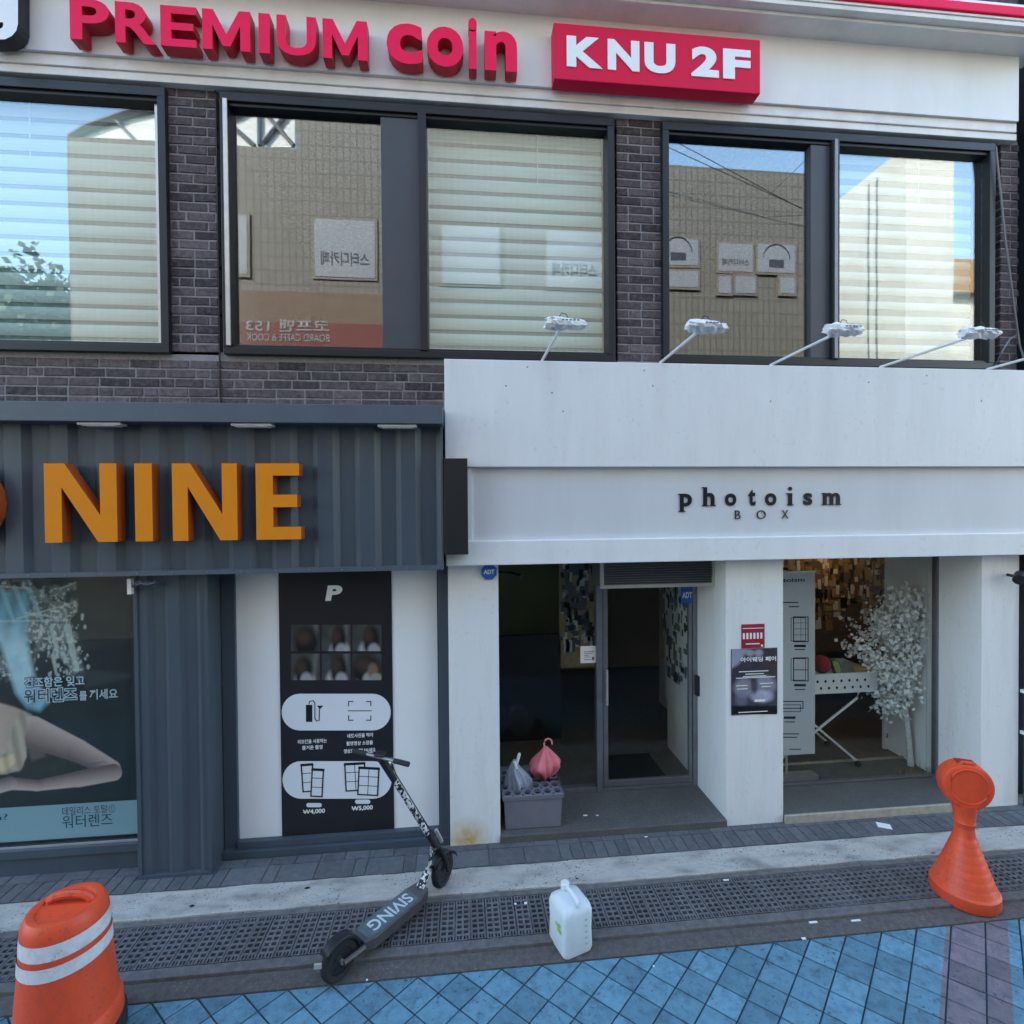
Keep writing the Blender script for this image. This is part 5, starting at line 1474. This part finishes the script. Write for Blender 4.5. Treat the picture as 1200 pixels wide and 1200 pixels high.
# kick scooter
rw = Vector((-0.80, 3.30, 0.0)); fwp = Vector((-0.175, 3.975, 0.05))
hd = (fwp-rw); hd.z = 0; hd.normalize()
sidev = Vector((hd.y, -hd.x, 0))
sc = thing('kick_scooter', (-0.5, 3.6, 0), 'black electric kick scooter with patterned stem parked over the drain', 'scooter')
def wheel(center, axis, R_, w, name):
    z = axis.normalized(); mt = Matrix.Translation(center) @ z.to_track_quat('Z', 'Y').to_matrix().to_4x4()
    t = MB().lathe([(R_*0.62, -w*0.42), (R_*0.86, -w*0.5), (R_*0.97, -w*0.3), (R_, 0), (R_*0.97, w*0.3), (R_*0.86, w*0.5), (R_*0.62, w*0.42), (R_*0.62, -w*0.42)], 32, mt, caps=False).build('wheel', M['rubber'], sc, smooth=True)
    rm = MB().lathe([(0.02, -w*0.40), (R_*0.6, -w*0.36), (R_*0.62, 0), (R_*0.6, w*0.36), (0.02, w*0.40)], 24, mt)
    for k in range(5):
        a = 2*math.pi*k/5
        p = mt @ Vector((0.38*R_*math.cos(a), 0.38*R_*math.sin(a), 0)); q = z*w*0.44
        rm.tube([p-q, p+q], 0.010, 6)
    rm.build('rim', M['black'], t, smooth=True)
    MB().tube([center-z*w*0.75, center+z*w*0.75], 0.014, 10).build('axle', M['alu'], t)
    return t
WR = 0.125
rc = rw+Vector((0, 0, WR+0.006)); fc = fwp+Vector((0, 0, WR))
bar = Vector((0.86, -0.50, 0)).normalized()
wheel(rc, sidev, WR, 0.062, 'rear'); wheel(fc, bar, WR, 0.062, 'front')
# deck
d0 = rc+hd*0.15; d1 = fc-hd*0.20
d0.z = 0.165; d1.z = 0.185
def deck_ring(p, w, zt, zb):
    return [p+sidev*w+Vector((0, 0, zb-p.z)), p-sidev*w+Vector((0, 0, zb-p.z)), p-sidev*w*1.02+Vector((0, 0, zt-p.z)), p+sidev*w*1.02+Vector((0, 0, zt-p.z))]
Ld = (d1-d0).length
dk_ = MB().loft([deck_ring(d0, 0.060, 0.165, 0.10), deck_ring(d0+hd*0.06, 0.083, 0.165, 0.085), deck_ring(d1-hd*0.10, 0.083, 0.165, 0.085), deck_ring(d1, 0.055, 0.175, 0.105)]).build('deck', M['scoot'], sc, bevel=0.006)
gt = MB(); e = 0.0022
gt.face([d0+hd*0.03+sidev*0.06+Vector((0, 0, .165+e-d0.z)), d0+hd*0.075+sidev*0.077+Vector((0, 0, .165+e-d0.z)), d1-hd*0.10+sidev*0.077+Vector((0, 0, .165+e-d1.z)), d1-hd*0.10-sidev*0.077+Vector((0, 0, .165+e-d1.z)), d0+hd*0.075-sidev*0.077+Vector((0, 0, .165+e-d0.z)), d0+hd*0.03-sidev*0.06+Vector((0, 0, .165+e-d0.z))])
gt.build('deck_mat', M['grip_tape'], dk_)
tmx = text_mesh('SIVING', 0.02, res=3)
xs = [v.co.x for v in tmx.vertices]; ys = [v.co.y for v in tmx.vertices]
x0_, x1_, y0_, y1_ = min(xs), max(xs), min(ys), max(ys)
p0 = d1-hd*0.13; p1 = d0+hd*0.09
for v in tmx.vertices:
    u = (v.co.x-x0_)/(x1_-x0_); w = (v.co.y-y0_)/(y1_-y0_)
    p = p0.lerp(p1, u) + sidev*(0.05-0.10*w)*-1
    v.co = (p.x, p.y, 0.165+0.0045)
tmx.materials.clear(); tmx.materials.append(flatmat('pale deck print', (0.50, 0.56, 0.58)))
link(bpy.data.objects.new('lettering', tmx), dk_)
# side arms to rear wheel, fender
for s_ in (1, -1):
    MB().tube([d0+sidev*0.062*s_+Vector((0, 0, -0.03)), rc+sidev*0.050*s_], 0.016, 8).build('rear_arm', M['scoot'], sc, smooth=True)
fn = MB(); rings = []
for a in range(-20, 141, 16):
    c_, s_ = math.cos(R(a)), math.sin(R(a))
    p = rc - hd*c_*(WR+0.022) + Vector((0, 0, s_*(WR+0.022))); p = rc+hd*math.cos(R(a))*(WR+0.020)+Vector((0, 0, math.sin(R(a))*(WR+0.020)))
    w = 0.044
    rings.append([p+sidev*w-(p-rc)*0.12, p+sidev*w*0.8, p-sidev*w*0.8, p-sidev*w-(p-rc)*0.12])
fn.loft(rings, caps=False, closed=False)
ro = fn.build('rear_fender', M['black'], sc, smooth=True)
md = ro.modifiers.new('solid', 'SOLIDIFY'); md.thickness = 0.004
MB().box(-0.022, 0.022, -0.006, 0.006, -0.014, 0.014, Matrix.Translation(rc-hd*(WR+0.022)+Vector((0, 0, 0.06)))).build('tail_light', flatmat('tail lens', (0.40, 0.38, 0.38)), sc)
# neck, fork, stem
sb_ = fc+Vector((0, 0, 0.20))-hd*0.06
sx1, sz1 = V(449, 893, 3.72)
stp = Vector((sx1, 3.72, sz1))
sdirv = (stp-sb_).normalized()
for s_ in (1, -1):
    MB().tube([fc+bar*0.050*s_, fc+bar*0.052*s_+Vector((0, 0, 0.12))-hd*0.03, sb_+bar*0.03*s_], 0.015, 8).build('fork', M['black'], sc, smooth=True)
ff = MB(); rings = []
for a in range(20, 150, 16):
    p = fc+hd*math.cos(R(a))*(WR+0.016)+Vector((0, 0, math.sin(R(a))*(WR+0.016)))
    rings.append([p+bar*0.04-(p-fc)*0.10, p+bar*0.032, p-bar*0.032, p-bar*0.04-(p-fc)*0.10])
ff.loft(rings, caps=False, closed=False)
ro = ff.build('front_fender', M['black'], sc, smooth=True); md = ro.modifiers.new('solid', 'SOLIDIFY'); md.thickness = 0.004
nk0 = d1+Vector((0, 0, -0.03))
MB().tube([d1-hd*0.03+Vector((0, 0, -0.02)), d1+hd*0.05+Vector((0, 0, 0.06)), sb_-hd*0.035+Vector((0, 0, 0.02))], [0.034, 0.028, 0.026], 10).build('neck', M['wrap'], sc, smooth=True)
MB().tube([sb_-sdirv*0.09, sb_+sdirv*0.16], 0.027, 12).build('folding_joint', M['black'], sc, smooth=True)
MB().box(-0.012, 0.012, -0.014, 0.014, 0, 0.11, Matrix.Translation(sb_+hd*0.045+Vector((0.01, 0, 0.02))) @ Matrix.Rotation(R(-25), 4, 'Y')).build('latch_lever', M['alu'], sc, bevel=0.003)
Ls = (stp-sb_).length
MB().tube([sb_+sdirv*0.161, sb_+sdirv*(Ls*0.80)], 0.021, 12).build('stem', M['wrap'], sc, smooth=True)
MB().tube([sb_+sdirv*(Ls*0.80), stp+sdirv*0.03], [0.024, 0.027], 12).build('stem_head', M['black'], sc, smooth=True)
hb = stp+sdirv*0.045
br1 = bar*0.245
MB().tube([hb-br1*0.55, hb, hb+br1*0.5], 0.012, 10).build('handlebar', M['alu_dark'], sc, smooth=True)
for s_ in (1, -1):
    MB().tube([hb+br1*0.5*s_*1.0, hb+br1*s_], [0.017, 0.018], 12).build('grip', M['rubber'], sc, smooth=True)
    MB().tube([hb+br1*0.42*s_+hd*0.015, hb+br1*0.46*s_+hd*0.045-Vector((0, 0, .01)), hb+br1*0.85*s_+hd*0.05-Vector((0, 0, .02))], 0.007, 6).build('brake_lever', M['alu'], sc, smooth=True)
MB().box(-0.035, 0.035, -0.03, 0.03, 0, 0.022, Matrix.Translation(hb+Vector((0, 0, 0.012))) @ Matrix.Rotation(R(-25), 4, 'Z')).build('display', M['black'], sc, bevel=0.006)
MB().tube([hb+sdirv*-0.07+hd*0.02, hb+sdirv*-0.075+hd*0.06], [0.024, 0.028], 12).build('headlight', M['alu'], sc, smooth=True)
mb = MB()
for k in range(2):
    s_ = 1 if k else -1
    mb.tube([hb+br1*0.4*s_+hd*0.03, hb+br1*0.2*s_+hd*0.05-Vector((0, 0, .05)), hb-sdirv*0.18+hd*0.03+bar*0.01*s_, sb_+sdirv*0.35+hd*0.028+bar*0.01*s_, sb_+sdirv*0.10+hd*0.035], 0.004, 5)
mb.build('brake_cable', M['black'], sc, smooth=True)
ks = d0.lerp(d1, 0.45)-sidev*0.08
MB().tube([ks+Vector((0, 0, -0.07)), ks-sidev*0.09-Vector((0, 0, 0.125))+hd*0.02], 0.009, 8).build('kickstand', M['alu_dark'], sc, smooth=True)

# litter
lcx, lcy = G(1036, 967, 0.06)
pcx = MB().box(-0.055, 0.055, -0.04, 0.04, 0.0545, 0.0562, Matrix.Translation((lcx, lcy, 0)) @ Matrix.Rotation(R(-28), 4, 'Z')).build('paper_card', M['paper'])
tag(pcx, 'white paper card lying on the pavers below the display window', 'litter')
lm = MB(); rr = random.Random(12)
for px1, py1, w, h in ((953, 1076, .03, .008), (1003, 1074, .035, .007), (942, 1095, .014, .008), (604, 1059, .008, .007), (616, 1058, .01, .01), (851, 1031, .022, .006), (766, 1127, .005, .005), (430, 1143, .006, .006), (757, 983, .014, .006), (686, 966, .02, .008), (700, 966, .012, .006), (1166, 1068, .012, .006)):
    X, Y = G(px1, py1, 0.04)
    zb_ = 0.0565 if Y > 4.1 else (0.036 if Y > 3.39 else 0.009)
    if Y > 4.38: zb_ = 0.122
    lm.box(X-w, X+w, Y-h, Y+h, zb_, zb_+0.004)
tag(lm.build('litter', M['paper']), kind='stuff')
lk = MB()
for px1, py1, w, h in ((360, 1041, .022, .011), (225, 1062, .018, .012), (676, 1030, .014, .007), (1010, 1015, .010, .005), (918, 998, .008, .008), (1093, 1000, .02, .006), (1182, 1000, .012, .005), (640, 1035, .01, .004)):
    X, Y = G(px1, py1, 0.05)
    lk.prism([(u_, v_) for u_, v_ in disc_pts(0, 0, w, h, 9)], 0.0, 0.004) if False else lk.face([(X+a, Y+b, 0.054) for a, b in disc_pts(0, 0, w, h, 9)])
tag(lk.build('kerb_stain', M['dark_hole']), kind='stuff')

# ================================================================ ACROSS THE STREET (seen mirrored in the upper windows)
OY = -3.6
op = thing('beige_building', (0, OY, 0), 'beige tiled building across the street mirrored in the upper windows', 'building')
oxl, oxm, oxm2, oxr = VM(80, 250, OY)[0], VM(348, 250, OY)[0], VM(735, 250, OY)[0], VM(944, 250, OY)[0]
zl, zr = VM(200, 166, OY)[1], VM(850, 197, OY)[1]
MB().box(oxl, oxm, OY-9, OY, 0, zl).build('wall', M['beige_tile'], op)
MB().box(oxm, oxm2, OY-9, OY+0.02, 0, zl+2.4).build('wall', M['beige_tile'], op)
MB().box(oxm2, oxr, OY-9, OY, 0, zr).build('wall', M['beige_tile'], op)
wg = mat('white window film', (0.30, 0.315, 0.345), 0.4, 0.05, 2)
wfm = mat('window surround', (0.22, 0.19, 0.16), 0.6)
def owin(a, b, c, d_, text=None, arch=False, n=1):
    x0, z1 = VM(a, c, OY); x1, z0 = VM(b, d_, OY)
    f = MB().box(x0-0.06, x1+0.06, OY+0.021, OY+0.05, z0-0.06, z1+0.06).build('window', wfm, op)
    MB().box(x0, x1, OY+0.051, OY+0.06, z0, z1).build('pane', wg, f)
    if text: letter('lettering', text, f, x0+(x1-x0)*0.1, x1-(x1-x0)*0.1, z0+(z1-z0)*0.2, z0+(z1-z0)*0.45, OY+0.064, 0, M['panel_dark'], None, 0.02, flip=True)
    if arch:
        mb = MB(); cx = (x0+x1)/2
        pts = [(cx+0.36*math.cos(R(a_)), z0+0.35+0.36*math.sin(R(a_))) for a_ in range(0, 181, 15)]
        for (pa_, qa_), (pb_, qb_) in zip(pts, pts[1:]): mb.tube([(pa_, OY+0.07, qa_), (pb_, OY+0.07, qb_)], 0.012, 4)
        mb.box(cx-0.2, cx+0.2, OY+0.062, OY+0.066, z0+0.12, z0+0.32)
        mb.build('printed_arch', M['panel_dark'], f)
owin(841, 881, 286, 320, '스터디카페'); owin(887, 930, 287, 321, None, True)
owin(841, 855, 325, 345); owin(861, 884, 325, 345); owin(913, 930, 326, 345)
owin(770, 817, 280, 313, None, True); owin(770, 817, 318, 338)
owin(369, 440, 258, 327, '스터디카페'); owin(250, 291, 252, 323); owin(518, 585, 266, 335); owin(640, 705, 272, 340, '스터디카페')
rs_ = thing('red_signboard', (-2, OY, 5), 'red signboard of a board game cafe mirrored low in the second window', 'sign')
sx0, sz1_ = VM(215, 378, OY); sx1_, sz0_ = VM(480, 414, OY)
MB().box(sx0, sx1_, OY+0.021, OY+0.20, sz0_-0.3, sz1_).build('board', M['red_sign'], rs_)
MB().box(sx0, sx1_, OY+0.021, OY+0.12, sz1_+0.02, sz1_+0.75).build('brown_band', mat('brown band', (0.20, 0.14, 0.10), 0.7, 0.1, 2), rs_)
ta, tb_ = VM(288, 390, OY+0.2)[0], VM(386, 390, OY+0.2)[0]
letter('lettering', '코프맨 153', rs_, ta, tb_, VM(330, 392, OY)[1], VM(330, 377.5, OY)[1], OY+0.21, 0, wg, None, 0.02, flip=True)
letter('lettering', 'BOARD CAFFE & COOK', rs_, ta, tb_, VM(330, 403, OY)[1], VM(330, 394.5, OY)[1], OY+0.21, 0, wg, None, 0.01, flip=True)
# sunlit white building with down pipe
wx0, wzt = VM(1062, 170, OY)
wb = thing('white_building', (wx0+0.6, OY-4, 0), 'sunlit cream building across the street mirrored in the right window', 'building')
MB().box(wx0, wx0+1.4, OY-11, OY, 0, wzt).build('wall', M['sun_white'], wb)
MB().tube([(wx0-0.05, OY-0.9, 2.0), (wx0-0.05, OY-0.9, wzt-0.3)], 0.025, 8).tube([(wx0-0.05, OY-1.2, 2.0), (wx0-0.05, OY-1.2, wzt-0.3)], 0.025, 8).build('down_pipe', M['alu_dark'], wb)
tn = thing('tan_house', (17, -9, 0), 'tan roofed house beyond the cream building mirrored in the right blind', 'building')
hx0, hz0 = VM(1092, 345, -7.5); hx1, hz1 = VM(1165, 310, -7.5)
MB().box(hx0, hx1+3, -12, -7.5, 0, hz0).build('wall', M['sun_white'], tn)
MB().box(hx0-0.3, hx1+3.3, -12.3, -7.2, hz0+0.001, hz1).build('roof', M['tan_roof'], tn)
# arcade roof: white curved sheet with ribs behind the low left part
ar = thing('arcade_roof', (oxl+2, OY-1, zl), 'white translucent arcade roof with steel ribs mirrored in the left windows', 'roof')
AY = OY-0.5
arc = [VM(a, b, AY) for a, b in ((84, 163), (100, 153), (120, 145), (150, 135), (188, 127), (240, 121), (300, 120), (345, 124))]
base = [VM(a, 172, AY) for a in (84, 345)]
rf = MB()
poly = arc+[base[1], base[0]]
rf.prism(poly, AY-0.04, AY)
rf.build('roof_sheet', flatmat('bright sheet', (0.80, 0.80, 0.78), 0.6), ar)
mb = MB()
for (a, b), (c_, e_) in zip(arc, arc[1:]): mb.tube([(a, AY+0.06, b), (c_, AY+0.06, e_)], 0.09, 6)
for (p1_, p2_) in (((135, 140), (165, 172)), ((188, 127), (188, 172)), ((240, 121), (300, 172)), ((274, 140), (300, 128)), ((300, 121), (345, 172)), ((305, 121), (305, 172)), ((310, 168), (345, 124))):
    a, b = VM(*p1_, AY), VM(*p2_, AY)
    mb.tube([(a[0], AY+0.06, a[1]), (b[0], AY+0.06, b[1])], 0.05, 6)
mb.build('steel_rib', M['alu_dark'], ar)
# overhead wires
wr = MB()
for p1_, p2_ in (((800, 163), (905, 200)), ((830, 168), (915, 202)), ((945, 186), (930, 200))):
    a, b = VM(*p1_, -2.5), VM(*p2_, -2.5)
    wr.tube([(a[0]-(b[0]-a[0])*1.5, -2.5, a[1]-(b[1]-a[1])*1.5), (b[0]+(b[0]-a[0])*0.6, -3.3, b[1]+(b[1]-a[1])*0.6)], 0.009, 5)
tag(wr.build('overhead_wire', M['black']), 'black overhead wires mirrored against the sky in the upper window', 'wire')
# trees far across
def tree(px1, ptop, pbot, Y, w, lab):
    X, Zt = VM(px1, ptop, Y)
    t = thing('street_tree', (X, Y, 0), lab, 'tree', 'trees mirrored in the left window')
    MB().tube([(X, Y, 0), (X+0.1, Y, Zt*0.45), (X+0.3, Y, Zt*0.75)], [0.2, 0.15, 0.06], 8).build('trunk', M['bark'], t)
    rr = random.Random(int(px1)); mb = MB()
    for i in range(2200):
        a, b = rr.uniform(0, 2*math.pi), rr.gauss(0, 0.5)
        r_ = w*rr.random()**0.4*(1+0.3*math.sin(3*a))
        p = Vector((X+r_*math.cos(a)*math.cos(b), Y+r_*math.sin(a)*math.cos(b), Zt-w*0.9+r_*math.sin(b)*0.9))
        s_ = rr.uniform(0.06, 0.16); n1 = Vector((rr.gauss(0, 1), rr.gauss(0, 1), rr.gauss(0, 1))).normalized(); u1 = n1.orthogonal().normalized(); v1 = n1.cross(u1)
        mb.face([p+u1*s_, p+v1*s_, p-u1*s_, p-v1*s_])
    mb.build('crown', M['leaf'], t, kind='stuff')
tree(15, 300, 400, -11, 2.2, 'leafy street tree mirrored in the middle of the leftmost window'); tree(62, 322, 400, -12, 1.6, 'smaller leafy tree mirrored beside the beige building edge'); tree(-60, 290, 400, -10, 2.5, 'broad leafy tree mirrored at the far left of the leftmost window')
